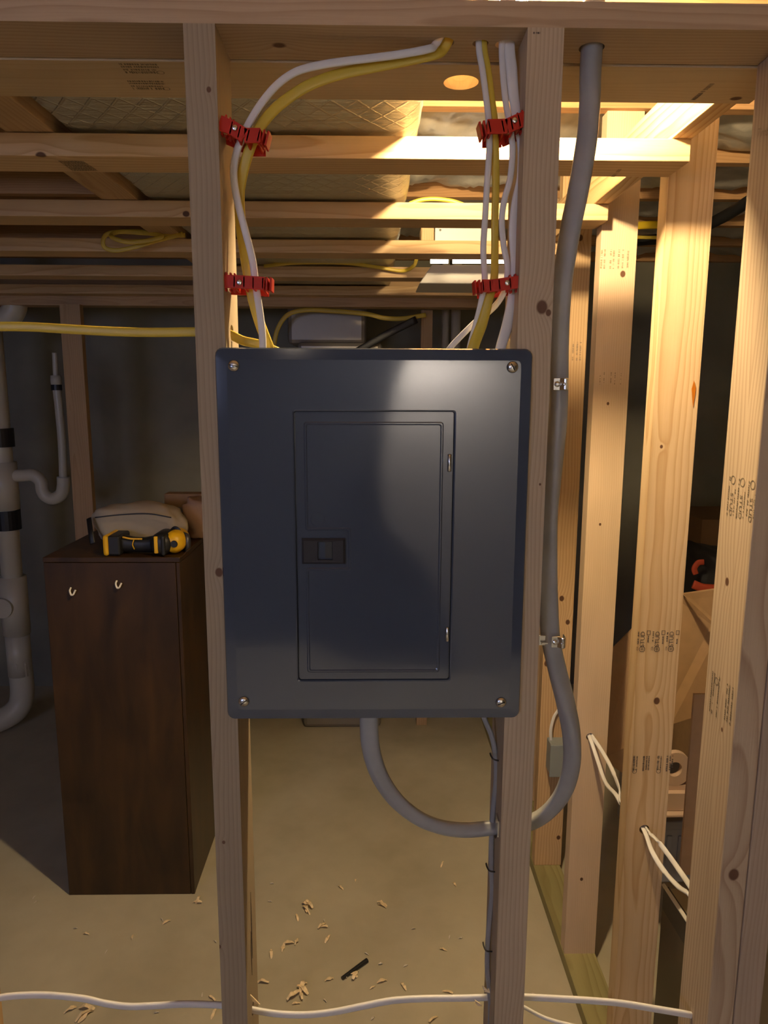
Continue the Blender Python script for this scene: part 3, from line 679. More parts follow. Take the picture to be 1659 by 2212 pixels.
# low white cables through the studs
a = [(-40, 2166), (0, 2155), (50, 2150), (110, 2150), (180, 2157), (230, 2168), (280, 2174), (340, 2172), (400, 2169), (474, 2171), (520, 2176), (548, 2182), (600, 2190), (660, 2192), (720, 2186), (790, 2172), (850, 2161), (920, 2157), (1000, 2156), (1060, 2154), (1110, 2153), (1140, 2154), (1200, 2157), (1270, 2161), (1340, 2167), (1420, 2180), (1484, 2191), (1520, 2200, 38)]
cable('nonmetallic_cable', pp(a, 37.05), .42, .24, M_WHITE_CABLE, 'white cable crossing the whole bottom of the view through both studs')
cable('nonmetallic_cable', pp([(1100, 2158), (1136, 2178), (1180, 2200), (1240, 2216), (1300, 2224), (1400, 2226), (1500, 2222)], 37.6), .22, .2, M_WHITE_CABLE, 'thin white cable sagging below the crossing cable at the lower right')
# pairs through the right wall studs
pair = 'white cables through the right wall studs'
A3 = Vector((h3.x, 74.2, h3.z)); A2 = Vector((h2.x, 58.1, h2.z))
cable('nonmetallic_cable', [A3+Vector((-.1, .8, .1)), A3+Vector((-.1, -1.2, 0))]+pp([(1290, 1640, 71), (1308, 1690, 68), (1330, 1716, 64), (1345, 1740, 62)])+[A2+Vector((-.1, 1.5, .1)), A2+Vector((-.1, -1.2, 0))]+pp([(1408, 1838, 55), (1432, 1878, 53), (1465, 1915, 50), (1492, 1935, 47), (1530, 1990, 46.6)]), .42, .2, M_WHITE_CABLE, 'lower white cable of the pair threaded through the right wall studs')
cable('nonmetallic_cable', [A3+Vector((.2, .8, .1)), A3+Vector((.2, -1.2, .1))]+pp([(1302, 1625, 71), (1322, 1662, 68), (1338, 1705, 64), (1342, 1735, 62)])+[A2+Vector((.2, 1.5, .1)), A2+Vector((.2, -1.2, .1))]+pp([(1422, 1818, 55), (1450, 1855, 53), (1478, 1895, 50), (1495, 1920, 47), (1530, 1970, 46.6)]), .42, .2, M_WHITE_CABLE, 'upper white cable of the pair threaded through the right wall studs')

# clamps on the service cable
def strap(px, py, lab, left=False):
    c = at(px, py, 36.6); bm = bmesh.new(); yf = 36.05
    bx(bm, c.x-.42, c.x+.02, yf+.1, yf+.16, c.z-.3, c.z+.3)
    sweep(bm, [(c.x-.1, yf+.12, c.z), (c.x+.12, yf-.1, c.z), (c.x+.28, yf+.05, c.z), (c.x+.32, yf+.6, c.z)], .07, .6, sub=5, n=8, face=(0, 0, 1), super_=6)
    lathe(bm, (c.x-.24, yf+.1, c.z), (0, -1, 0), [(0, .15), (.06, .14), (.1, .06)], n=12, mi=1)
    lathe(bm, (c.x+.08, yf-.08, c.z), (0, -1, 0), [(0, .09), (.05, .08), (.07, .03)], n=12, mi=1)
    if left:
        bx(bm, c.x-1.05, c.x-.7, yf+.3, yf+.42, c.z-.25, c.z+.3); bx(bm, c.x-.95, c.x-.6, yf+.1, yf+.2, c.z-.12, c.z-.02)
    tag(obj('cable_strap', bm, [M_STEEL, M_STEEL], bevel=.02), lab, 'cable strap')
strap(1209, 830, 'shiny metal strap on the grey service cable beside the panel top corner')
strap(1204, 1381, 'shiny metal strap on the grey service cable beside the panel lower half', True)
# metal nail plate at the stud hole
c = at(1076, 1783, 36)
bm = bmesh.new(); bx(bm, 6.9, 7.0, 35.6, 36.4, c.z-.45, c.z+.5)
tag(obj('nail_plate', bm, M_STEEL), 'small metal plate on the right stud where the grey cable enters', 'plate')

# red cable stackers
def clip(pts, lab, D=35.55, h=.64, side=1, nail=None, lip=True):
    """pts: pixel centre line from the stud outward; a front bar, a rear bar, spacers and teeth"""
    P = [at(x, y, D) for x, y in pts]
    root = empty('cable_clip', P[0], lab, 'cable clip', 'red cable clips')
    bm = bmesh.new()
    def ribbon(Q, hh, th):
        for a, b in zip(Q, Q[1:]):
            d = (b-a).normalized(); nrm = Vector((-d.z, 0, d.x))
            prism(bm, [a-nrm*hh/2-d*.02, b-nrm*hh/2+d*.02, b+nrm*hh/2+d*.02, a+nrm*hh/2-d*.02], (0, th, 0))
    ribbon(P, h, .12)
    Q = [p+Vector((0, 1.55, -.18)) for p in P]; ribbon(Q, h*.8, .1)
    n = len(P); tot = P[-1]-P[0]; d = tot.normalized(); nrm = Vector((-d.z, 0, d.x))
    if nrm.z < 0: nrm = -nrm
    def onp(t):
        k = min(int(t*(n-1)), n-2); return P[k].lerp(P[k+1], t*(n-1)-k)
    for t in (.30, .52, .74, .97):      # spacers between the bars
        p = onp(t); prism(bm, [p-nrm*h*.42-d*.05, p+nrm*h*.42-d*.05, p+nrm*h*.42+d*.05, p-nrm*h*.42+d*.05], (0, 1.6, -.1))
    for i, t in enumerate((.10, .19, .27)):      # teeth at the stud end
        p = onp(t)+Vector((0, .1+.12*i, 0))
        for s in (-1, 1):
            q = p+nrm*s*h*.5; prism(bm, [q-d*.05, q+d*.05, q+d*.035+nrm*s*.14, q-d*.035+nrm*s*.14], (0, .35, 0))
    # end lips
    e = P[-1]
    for k_ in (.10, .30):
        q = e+d*k_+Vector((0, .1, 0)); prism(bm, [q-nrm*h*.52-d*.045, q+nrm*h*.52-d*.045, q+nrm*h*.52+d*.055, q-nrm*h*.52+d*.055], (0, .9, 0))
    q = e+Vector((0, .8, 0)); prism(bm, [q-nrm*h*.3, q+d*.35-nrm*h*.3, q+d*.35+nrm*h*.3, q+nrm*h*.3], (0, .1, 0))
    # block against the stud side
    xs = P[0].x
    obj('clip_body', bm, M_RED, parent=root, bevel=.02)
    c = at(nail[0], nail[1], D-.02); bm = bmesh.new()
    lathe(bm, (c.x, D, c.z), (0, -1, 0), [(0, .13), (.05, .13), (.07, .09)], n=16)
    obj('nail', bm, M_STEEL, parent=root, smooth=True, label='round silver nail head')
clip([(474, 264), (502, 276), (528, 292), (562, 292)], 'drooping dark red cable clip high on the left stud', nail=(507, 276))
clip([(477, 607), (525, 609), (570, 612)], 'level red cable clip low on the left stud, above the panel corner', h=.6, nail=(517, 610))
clip([(1156, 247), (1118, 262), (1096, 272), (1054, 273)], 'bent dark red cable clip high on the right stud', nail=(1112, 260))
clip([(1142, 606), (1098, 612), (1064, 617), (1042, 617)], 'red cable clip low on the right stud, above the panel corner', h=.58, nail=(1096, 611))

# ------------------------------------------------------------------ the bare bulb
lamp = empty('ceiling_bulb', (LAMP[0], LAMP[1], 92.2), 'bare glowing bulb hanging just above the top plate', 'light bulb')
M_BULB = mat('bulb_glow', (1, .9, .8), .4, emit=(1.0, 0.75, 0.42), es=BULB_POWER)
bm = bmesh.new(); lathe(bm, (LAMP[0], LAMP[1], LAMP[2]-1.15), (0, 0, 1), [(0, .05), (.12, .5), (.45, .95), (1.0, 1.15), (1.5, 1.0), (2.0, .6), (2.3, .5)], n=20)
obj('bulb', bm, M_BULB, parent=lamp, smooth=True)
bm = bmesh.new(); lathe(bm, (LAMP[0], LAMP[1], LAMP[2]+1.1), (0, 0, 1), [(0, .7), (.9, .85), (2.0, 1.0), (2.4, 1.7), (2.75, 1.75)], n=20)
obj('socket', bm, M_FRAME, parent=lamp)

# room behind the photographer: sheet and clamp lamp added for the panel reflection
cloth_m = mat('reflection_cloth_fabric', (.62, .60, .56), .9)
bm = bmesh.new(); yc = YF+20
prism(bm, [(8, yc, 73), (5.6, yc, 67), (3.6, yc, 59), (2.0, yc, 49), (3.2, yc, 36), (9, yc, 30), (14, yc, 24), (18, yc, 12), (21, yc, 0), (36, yc, 0), (36, yc, 73)], (0, -.6, 0))  # outline shaped to give the pale patch its edge in the panel
tag(obj('reflection_cloth', bm, cloth_m), 'added pale cloth behind the photographer, shaped for its reflection in the panel', 'cloth')
hc = Vector((11, -81, 81)); ax = (Vector((11, YF+20, 69))-hc).normalized()
rb = empty('added_clamp_lamp', hc, 'added unseen clamp lamp lighting the reflected cloth behind the photographer', 'lamp')
M_RB = mat('added_clamp_glow', (1, .9, .8), .4, emit=(1.0, 0.90, 0.82), es=CLAMP_POWER)
bm = bmesh.new(); lathe(bm, hc, ax, [(-1.5, .3), (-.8, 1.0), (0, 1.2), (.8, .9), (1.2, .3)], n=16)
obj('bulb', bm, M_RB, parent=rb, smooth=True)
bm = bmesh.new(); lathe(bm, hc, ax, [(-3.2, .8), (-2.6, 1.6), (-1.5, 3.2), (2.0, 4.4), (2.0, 4.3), (-1.4, 3.1), (-2.5, 1.5), (-3.1, .7)], n=24)
for f in [f for f in bm.faces if len(f.verts) > 4]: bm.faces.remove(f)
obj('hood', bm, M_STEEL, parent=rb, smooth=True)
bm = bmesh.new(); cyl(bm, hc-ax*3, (11, -78, 102), .4, n=12)
obj('arm', bm, M_DARKSTEEL, parent=rb)

b3 = empty('ceiling_bulb', (-14, -60, 92.2), 'added fill bulb, unseen, hanging in the room behind the photographer', 'light bulb')  # bulb added as fill for stud fronts and undersides
M_B3 = mat('fill_bulb_glow', (1, .9, .8), .4, emit=(1.0, 0.80, 0.60), es=FILL_BULB_POWER)
bm = bmesh.new(); lathe(bm, (-14, -60, 86.6), (0, 0, 1), [(0, .05), (.12, .5), (.45, .95), (1.0, 1.15), (1.5, 1.0), (2.0, .6), (2.3, .5)], n=20)
obj('bulb', bm, M_B3, parent=b3, smooth=True)
bm = bmesh.new(); cyl(bm, (-14, -60, 88.9), (-14, -60, 92.2), .7)
obj('socket', bm, M_FRAME, parent=b3)

# ------------------------------------------------------------------ white shop light and reflector
a, b = at(906, 612, 96), at(1106, 612, 96)
root = empty('shop_light', (b.x-2, 100, a.z), 'white hanging shop light with sloping sides beyond the third soffit board', 'light fixture')
M_WMETAL = mat('white_painted_metal', (.62, .60, .56), .4)
bm = bmesh.new(); zt = at(935, 572, 96).z
prism(bm, [(a.x, 96, a.z), (b.x+3, 96, a.z), (b.x+3, 96, zt), (a.x+1.6, 96, zt)], (0, 9, 0))
obj('housing', bm, M_WMETAL, parent=root, bevel=.1)
M_TUBE = mat('lit_tube', (1, 1, 1), .4, emit=(1, .86, .62), es=SHOP_POWER)
for (x0, x1) in ((930, 968), (978, 1100)):
    p, q = at(x0, 563, 98), at(x1, 563, 98); bm = bmesh.new(); cyl(bm, p, q, .36, n=14)
    obj('tube', bm, M_TUBE, parent=root, smooth=True, label='glowing white tube')
p, q = at(940, 488, 88.8), at(1062, 520, 88.8)
bm = bmesh.new(); bx(bm, p.x, q.x, 88.8, 89.1, FB+1.5, p.z+.2)
rf = tag(obj('metal_strip', bm, M_WMETAL, bevel=.03), 'bright white metal strip hanging between the second and third soffit boards', 'metal strip')
c = at(951, 497, 88.78); bm = bmesh.new(); cyl(bm, (c.x, 88.79, c.z), (c.x, 88.7, c.z), .13)
obj('screw_hole', bm, M_BLACK, parent=rf)
p, q = at(910, 488, 89), at(938, 516, 89)
tag(obj('wood_block', boxbm(p.x, q.x, 89, 91.8, FB+1.5, p.z), M_PINE, bevel=.15), 'small rounded wood block left of the white metal strip', 'block')

# ------------------------------------------------------------------ background left
def pipe(bm, pts, r, **k): sweep(bm, pts, 2*r, 2*r, super_=2.0, n=18, **k)
PD = 134.0
root = empty('drain_stack', (at(24, 1300, PD).x, PD, 0), 'tall white drain pipe with black couplings at the left edge', 'pipe')
cx = at(27, 1250, PD).x
bm = bmesh.new(); zb = fz(20, 1565, 0).z
cyl(bm, (cx, PD, 5), (cx, PD, 99), 1.85, n=24)
z1_, z0_ = at(20, 1245, PD).z, at(20, 1368, PD).z
cyl(bm, (cx, PD, z0_), (cx, PD, z1_), 2.45, n=24); cyl(bm, (cx, PD, 19), (cx, PD, 11), 2.2, n=24)
z2_, z3_ = at(20, 998, PD).z, at(20, 1100, PD).z; cyl(bm, (cx, PD, z3_), (cx, PD, z2_), 2.4, n=24)
pipe(bm, [(cx, PD, 14), (cx, PD, 7), (cx-1, PD-1, 4), (cx-4, PD-3, 2.6), (cx-9, PD-6, 2.4)], 2.2)
obj('pipe', bm, M_PVC, parent=root, smooth=True).data
bm = bmesh.new(); c = at(15, 1305, PD); cyl(bm, (cx-1, PD-3.0, c.z), (cx-1, PD, c.z), 1.9, n=24)
obj('cleanout_cap', bm, M_PVC, parent=root)
for (ya, yb_) in ((925, 965), (1102, 1143)):
    bm = bmesh.new(); cyl(bm, (cx, PD, at(20, yb_, PD).z), (cx, PD, at(20, ya, PD).z), 2.35, n=24)
    obj('rubber_coupling', bm, M_BLACK, parent=root, smooth=False, label='black rubber coupling')
root = empty('drain_trap', at(110, 1085, PD), 'white curved trap pipe beside the tall drain pipe', 'pipe')
bm = bmesh.new(); pipe(bm, pp([(22, 1028), (50, 1027), (72, 1027), (88, 1040), (92, 1060), (100, 1072), (115, 1077), (132, 1068), (137, 1050), (137, 1030)], PD), 1.15)
obj('trap_bend', bm, M_PVC, parent=root, smooth=True)
bm = bmesh.new(); pipe(bm, pp([(137, 1045), (134, 960), (127, 880), (122, 835)], PD), .72)
obj('riser_pipe', bm, M_PVC, parent=root, smooth=True)
bm = bmesh.new(); pipe(bm, pp([(121, 830), (119, 780), (118, 762)], PD), .45); lathe(bm, at(121, 822, PD), (0, 0, 1), [(-1, .9), (0, .95), (.9, .9)], n=16)
obj('upper_fitting', bm, M_PVC, parent=root, smooth=True)
bm = bmesh.new(); c = at(122, 837, PD); lathe(bm, c, (0, 0, 1), [(-.5, .95), (.5, .95)], n=16)
obj('rubber_coupling', bm, M_BLACK, parent=root)
bm = bmesh.new(); pipe(bm, pp([(-20, 690), (10, 690), (30, 670), (32, 640), (32, 600)], 132), 2.0)
tag(obj('drain_elbow', bm, M_PVC, smooth=True), 'dim white pipe elbow under the soffit at the left edge', 'pipe')
a = at(134, 900, 126).x
board('wall_stud', a, a+3.5, 128, 129.5, 0, hd.z, 'Z', M_PINE_TAN, 'dim lone stud behind the brown cabinet in the left background', 'stud')
# wooden crate end and panels in the dark back
a = at(912, 700, 131).x
board('wall_stud', a, a+2.1, 134, 135.5, 0, hd.z, 'Z', M_PINE_TAN, 'dim stud standing behind the panel top in the far background', 'stud')
for px, r, lab in ((962, .7, 'thinner far pipe right of the dim background stud'), (985, .9, 'thicker far pipe right of the dim background stud')):
    p = at(px, 700, 140); bm = bmesh.new(); cyl(bm, (p.x, 140, 0), (p.x, 140, 92), r)
    tag(obj('vertical_pipe', bm, M_PVC, smooth=True), lab, 'pipe')
# foil box / boiler flue behind the panel
p, q = at(620, 672, 136), at(790, 732, 136)
root = empty('foil_plenum', (p.x, 138, 40), 'foil covered furnace plenum dimly seen over the panel top', 'furnace')
bm = bmesh.new(); bx(bm, p.x, q.x, 136, 150, q.z-1, p.z+6)
obj('upper_box', bm, mat('dull_foil', (.34, .31, .27), .5, .7, bump=.3, bscale=10), parent=root, bevel=.8)
bm = bmesh.new(); bx(bm, p.x+2, q.x+3, 133, 150, 0, at(700, 738, 133).z)
obj('lower_box', bm, mat('dull_sheet_metal', (.30, .28, .25), .4, .6, bump=.3, bscale=8), parent=root, bevel=.8)
cable('nonmetallic_cable', pp([(585, 780), (592, 745), (600, 710), (622, 680), (660, 670), (720, 672), (790, 678), (830, 687), (870, 688), (920, 680)], 132), .8, .4, M_YELLOW_CABLE, 'dim yellow cable arching over the foil plenum in the far background')
bm = bmesh.new(); sweep(bm, pp([(770, 760, 131), (830, 725, 131), (900, 690, 131)]), 1.3, .4)
tag(obj('dark_strut', bm, M_BLACK, smooth=True), 'dark slanting bar in front of the far pipes', 'bar')
# cable coil hung under third soffit board
bm = bmesh.new()
sweep(bm, pp([(395, 505, 86), (370, 512, 86), (330, 522, 86), (290, 534, 86), (250, 541, 86), (226, 534, 86), (224, 515, 86), (240, 503, 86), (290, 500, 86), (330, 505, 85.6), (350, 512, 85), (310, 521, 85), (270, 522, 85), (240, 510, 85), (260, 501, 85.5), (320, 504, 86), (360, 508, 86.4), (400, 508, 87)]), .5, .22, sub=10)
tag(obj('cable_coil', bm, M_YELLOW_CABLE, smooth=True), 'loose coil of yellow cable hanging at the soffit boards on the left', 'cable coil')
cable('nonmetallic_cable', pp([(570, 575, 106), (640, 568, 106), (740, 568, 106), (820, 578, 106), (870, 585, 106), (893, 575, 105), (900, 560, 105)]), .5, .3, M_YELLOW_CABLE, 'faint yellow cable sagging before the fourth soffit board')
cable('nonmetallic_cable', pp([(885, 440, 74), (910, 432, 74), (940, 430, 74), (975, 434, 74), (1000, 442, 74)]), .4, .3, M_YELLOW_CABLE, 'bright yellow cable lying on the second soffit board near the bulb')
cable('nonmetallic_cable', pp([(1370, 488, 110), (1400, 486, 110), (1450, 486, 110)]), 1.1, .5, mat('bright_yellow_cable', (.8, .55, .02), .4), 'yellow cable end seen between the right wall studs near the ceiling')
cable('nonmetallic_cable', pp([(1370, 512, 112), (1400, 513, 112), (1470, 513, 112)]), .5, .3, M_YELLOW_CABLE, 'lower yellow cable seen between the right wall studs')

# ------------------------------------------------------------------ brown cabinet and what lies on it
CXa, CXb, CYa, CYb, CZ = -39.95, -23.4, 85.7, 104, 45.8
mw = bpy.data.materials.new('dark_stained_veneer'); mw.use_nodes = True
N = mw.node_tree.nodes; L = mw.node_tree.links; b = N['Principled BSDF']; b.inputs['Roughness'].default_value = .38
tc = N.new('ShaderNodeTexCoord'); mp = N.new('ShaderNodeMapping'); mp.inputs['Scale'].default_value = (7, 7, 1.6); L.new(tc.outputs['Object'], mp.inputs[0])
n = N.new('ShaderNodeTexNoise'); n.inputs['Scale'].default_value = 2; n.inputs['Detail'].default_value = 8; n.inputs['Distortion'].default_value = .6; L.new(mp.outputs[0], n.inputs[0])
r = N.new('ShaderNodeValToRGB'); r.color_ramp.elements[0].position = .32; r.color_ramp.elements[0].color = (.020, .009, .002, 1); r.color_ramp.elements[1].position = .75; r.color_ramp.elements[1].color = (.062, .028, .006, 1)
L.new(n.outputs[0], r.inputs[0]); L.new(r.outputs[0], b.inputs['Base Color'])
cab = empty('wooden_cabinet', ((CXa+CXb)/2, (CYa+CYb)/2, 0), 'tall dark brown wooden cabinet standing on the concrete floor', 'cabinet')
obj('body', boxbm(CXa+.05, CXb-.05, CYa+.7, CYb, 0, CZ-.75), mw, parent=cab)
obj('back_panel', boxbm(CXa, CXb-.55, CYa, CYa+.65, 0, CZ-.7), mw, parent=cab, bevel=.06)
obj('corner_trim', boxbm(CXb-.5, CXb, CYa-.02, CYa+.6, 0, CZ-.7), mw, parent=cab, bevel=.08)
obj('top_panel', boxbm(CXa-.05, CXb+.05, CYa-.05, CYb, CZ-.65, CZ), mw, parent=cab, bevel=.1)
for (px, py) in ((158, 1277), (257, 1262)):
    c = at(px, py, CYa-.1); bm = bmesh.new()
    sweep(bm, [c+Vector(q) for q in ((-.28, .1, .42), (-.3, -.25, .1), (-.1, -.4, -.35), (.15, -.4, -.3), (.3, -.3, .0), (.4, -.25, .22))], .22, .2, sub=5, n=8)
    obj('hook', bm, mat('white_hook', (.75, .70, .6), .4), parent=cab, smooth=True, label='small white hook')
# canvas bag
def blob(name, lo, hi, amp, mt, seed, lab=None, cat=None, sub=4, parent=None, taper=0, power=.55):
    rr = random.Random(seed); bm = bmesh.new(); bmesh.ops.create_icosphere(bm, subdivisions=sub, radius=1)
    ph = [rr.uniform(0, 6.28) for _ in range(9)]
    lo = Vector(lo); hi = Vector(hi); c = (lo+hi)/2; h = (hi-lo)/2
    for v in bm.verts:
        p = v.co.copy()
        q = Vector([copysign(abs(t)**power, t) for t in p])
        f = 1+amp*(sin(p.x*5+ph[0]+2*p.z)+sin(p.z*7+ph[1]+p.x*4)+.8*sin(p.x*11+p.y*6+ph[2])+.5*abs(sin(p.x*9-p.z*8+ph[3])))
        q *= f; s = 1-taper*abs(q.x)*max(0, q.z)
        v.co = Vector((c.x+h.x*q.x, c.y+h.y*q.y, max(lo.z, c.z+h.z*q.z*s)))
    o = obj(name, bm, mt, parent=parent, smooth=True)
    if lab: tag(o, lab, cat)
    return o
ba, bb = at(192, 1190, 92), at(392, 1115, 92)
bag = blob('canvas_bag', (ba.x+.3, 91.0, CZ), (bb.x, 95.8, CZ+5.9), .05, M_CANVAS, 5, 'crumpled cream canvas bag lying on the brown cabinet', 'bag', taper=.35, power=.72)
bm = bmesh.new(); sweep(bm, pp([(368, 1150, 89.2), (377, 1141, 88.9), (386, 1145, 88.8), (388, 1156, 88.8), (380, 1162, 89)]), .5, .2)
obj('strap', bm, M_BLACK, parent=bag, smooth=True)
bm = bmesh.new(); sweep(bm, pp([(192, 1120, 91), (196, 1150, 89.5), (200, 1175, 89)]), .7, .25)
obj('strap', bm, M_BLACK, parent=bag, smooth=True)
bm = bmesh.new(); sweep(bm, pp([(205, 1118, 90), (260, 1112, 90), (320, 1110, 90), (370, 1118, 90)]), .16, .08)
obj('strap', bm, M_BLACK, parent=bag, smooth=True)
# power drill lying on its side
root = empty('cordless_drill', (at(310, 1195, 87.3).x, 87.3, CZ), 'yellow and black cordless drill lying on the brown cabinet', 'power drill')
g = lambda px: at(px, 1185, 87.3).x
def rbox(x0, x1, y0, y1, z0, z1, mt, nm, par, bev=.25, **k): return obj(nm, boxbm(x0, x1, y0, y1, z0, z1), mt, parent=par, bevel=bev, **k)
bat = rbox(g(238), g(266), 86.2, 90.2, CZ+.05, CZ+2.5, M_BLACK, 'battery', root)
rbox(g(230), g(242), 86.0, 90.3, CZ+.05, CZ+2.6, M_YELLOW, 'battery_latch', bat, .3, label='yellow battery end')
bm = bmesh.new(); sweep(bm, [(g(262), 87.9, CZ+1.3), (g(285), 87.9, CZ+1.15), (g(310), 87.9, CZ+1.1), (g(335), 87.9, CZ+1.2)], 2.0, 1.7, widths=[1.1, .95, .95, 1.1], face=(0, 1, 0))
hnd = obj('handle', bm, M_BLACK, parent=root, smooth=True)
bm = bmesh.new(); sweep(bm, [(g(268), 86.95, CZ+2.25), (g(285), 86.95, CZ+2.05), (g(310), 86.98, CZ+2.0)], .22, .12)
sweep(bm, [(g(292), 86.98, CZ+1.9), (g(289), 86.95, CZ+1.3), (g(292), 87.0, CZ+.7)], .14, .12)
obj('handle_trim', bm, M_YELLOW, parent=hnd, smooth=True)
bm = bmesh.new(); lathe(bm, (g(352), 89.9, CZ+1.45), (0, -1, 0), [(0, 1.2), (.5, 1.4), (3, 1.42), (3.9, 1.15), (4.1, .6)], n=28)
head = obj('motor_housing', bm, M_BLACK, parent=root, smooth=True)
rbox(g(341), g(349), 85.7, 86.1, CZ+.45, CZ+2.55, M_YELLOW, 'vent_cover', head, .1, label='yellow rounded rear vent strip')
bm = bmesh.new(); lathe(bm, (g(376), 90.5, CZ+1.5), (0, -1, 0), [(0, 1.1), (.6, 1.36), (3.2, 1.36), (3.9, 1.0), (4.1, .5)], n=28)
obj('yellow_shell', bm, M_YELLOW, parent=head, smooth=True)
bm = bmesh.new()
bx(bm, g(356), g(365), 85.6, 88, CZ+.2, CZ+2.65)
obj('grip_band', bm, M_BLACK, parent=head, bevel=.2)
bm = bmesh.new(); cyl(bm, (g(392), 88.6, CZ+1.35), (g(401), 88.9, CZ+1.35), 1.25, .95, n=24)
obj('chuck', bm, mat('dark_grey_metal', (.10, .10, .11), .35, .6), parent=root, smooth=True)
bm = bmesh.new(); lathe(bm, (g(381), 86.35, CZ+1.5), (0, -1, 0), [(0, .45), (.12, .4)], n=20)
obj('vent_slot', bm, M_BLACK, parent=head)
# paper bags and box behind
blob('paper_bag', (at(392, 1180, 96).x, 96.4, CZ), (at(445, 1100, 96).x+1.5, 101, CZ+5.4), .07, mat('brown_paper', (.42, .27, .17), .8, bump=.4, bscale=25), 9, 'crumpled tan paper wrapping beside the canvas bag', 'paper')
a, b2 = at(354, 1102, 101), at(452, 1068, 101)
tag(obj('open_carton', boxbm(a.x, b2.x+2, 101.4, 103.8, CZ, b2.z), M_CARD, bevel=.1), 'open brown carton at the back of the cabinet top', 'box')
blob('plastic_wrap', (at(370, 1130, 99).x, 97, CZ+3.6), (at(412, 1095, 99).x, 99.5, at(400, 1096, 99).z), .1, mat('clear_grey_plastic', (.42, .44, .45), .2), 12, 'shiny grey plastic wrap bunched before the carton', 'plastic wrap', sub=3)
blob('tissue', (at(288, 1118, 100).x, 98.5, CZ), (at(322, 1096, 100).x, 101, at(300, 1096, 100).z), .12, mat('white_tissue', (.6, .62, .66), .8), 14, 'white crumpled tissue poking up behind the canvas bag', 'tissue', sub=3)

# ------------------------------------------------------------------ beyond the right stud wall
# big open cardboard box with a raised flap
root = empty('cardboard_box', (36, 82, 0), 'large open cardboard box beyond the right studs', 'box')
bz = at(1475, 1285, 66)
bm = bmesh.new()
prism(bm, [at(1320, 1405, 80), at(1380, 1345, 78), at(1475, 1287, 76), at(1560, 1350, 76), at(1560, 1530, 76), at(1450, 1565, 76), at(1390, 1700, 80), at(1300, 1640, 80)], (0, .25, 0))
obj('side_panel', bm, M_CARD, parent=root)
bm = bmesh.new()
prism(bm, [at(1474, 1284, 75.8), at(1560, 1272, 68), at(1566, 1330, 68), at(1540, 1345, 70)], (0, .2, .1))
obj('flap', bm, M_CARD, parent=root, label='raised lit top flap')
bm = bmesh.new()
p = at(1505, 1500, 62); q = at(1560, 1500, 62)
bx(bm, at(1500, 1500, 62).x, 40, 62, 62.3, at(1490, 1890, 62).z, p.z)
tag(obj('cardboard_sheet', bm, M_CARD), 'tall brown cardboard sheet standing right of the scrollwork bracket', 'cardboard')
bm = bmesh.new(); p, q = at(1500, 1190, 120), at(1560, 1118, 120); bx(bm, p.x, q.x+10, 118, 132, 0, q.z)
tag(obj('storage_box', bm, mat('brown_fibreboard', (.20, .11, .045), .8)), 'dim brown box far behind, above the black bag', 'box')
bag2 = blob('black_bag', (at(1488, 1275, 100).x, 96, at(1500, 1290, 100).z-2), (at(1590, 1275, 100).x, 106, at(1500, 1185, 100).z), .07, mat('black_fabric', (.012, .012, .014), .7), 21, 'black bag with orange red trim on the stored boxes', 'bag')
bm = bmesh.new(); sweep(bm, pp([(1503, 1240, 95.2), (1500, 1228, 95.2), (1508, 1216, 95.2), (1520, 1214, 95.2)]), .8, .4)
sweep(bm, pp([(1497, 1262, 95.2), (1520, 1270, 95), (1560, 1272, 95)]), 1.2, .5)
obj('trim', bm, mat('orange_red_fabric', (.45, .06, .02), .6), parent=bag2, smooth=True, label='orange red trim')
p = at(1490, 1280, 104)
tag(obj('storage_box', boxbm(at(1490, 1275, 104).x-1, 70, 95.5, 112, 0, at(1490, 1280, 104).z-2), M_CARD), 'brown box under the black bag', 'box')
# scrollwork bracket: pale wooden piece
M_PALE = mat('pale_painted_wood', (.55, .40, .30), .5)
root = empty('wooden_shelf', (at(1470, 1760, 72).x, 73, 30), 'pale wooden shelf with scroll cut bracket beyond the right studs', 'shelf')
bm = bmesh.new(); c = at(1460, 1662, 72); n = 28; A = []; B = []
for i in range(n+1):
    t = radians(-150+300*i/n); A.append(c+Vector((1.75*cos(t), 0, 1.95*sin(t)))); B.append(c+Vector((.8*cos(t)-.1, 0, .85*sin(t))))
for i in range(n): prism(bm, [A[i], A[i+1], B[i+1], B[i]], (0, .7, 0))
bx(bm, c.x+1.4, c.x+3.3, 72, 72.7, c.z-5, c.z+1.0)
bx(bm, c.x-1.5, c.x+1.8, 72, 72.7, c.z-5, c.z-1.9)
obj('scroll_bracket', bm, M_PALE, parent=root)
p = at(1438, 1718, 71); q = at(1487, 1762, 71)
obj('shelf_board', boxbm(p.x-1, q.x+1, 70.6, 76, q.z, at(1438, 1756, 71).z+.0), M_PALE, parent=root, bevel=.12)
obj('apron', boxbm(p.x-1, q.x+1, 71.3, 72.2, at(1438, 1755, 71).z, p.z), M_PALE, parent=root)
# blue grey bin
p, q = at(1432, 1770, 74), at(1500, 1905, 74)
root = empty('storage_bin', (p.x+3, 78, 0), 'translucent grey plastic storage bin below the pale wooden shelf', 'bin')
M_BIN = mat('grey_blue_plastic', (.26, .26, .30), .35)
obj('lid', boxbm(p.x-.6, q.x+4, 73.6, 88, p.z-1.1, p.z), M_BIN, parent=root, bevel=.15)
bm = bmesh.new(); bx(bm, p.x-.2, q.x+3.6, 74, 87.6, q.z, p.z-1.1)
for k in range(3): bx(bm, p.x+.6+k*1.3, p.x+1.2+k*1.3, 73.85, 74, q.z+1, p.z-2)
obj('tub', bm, M_BIN, parent=root, bevel=.1)
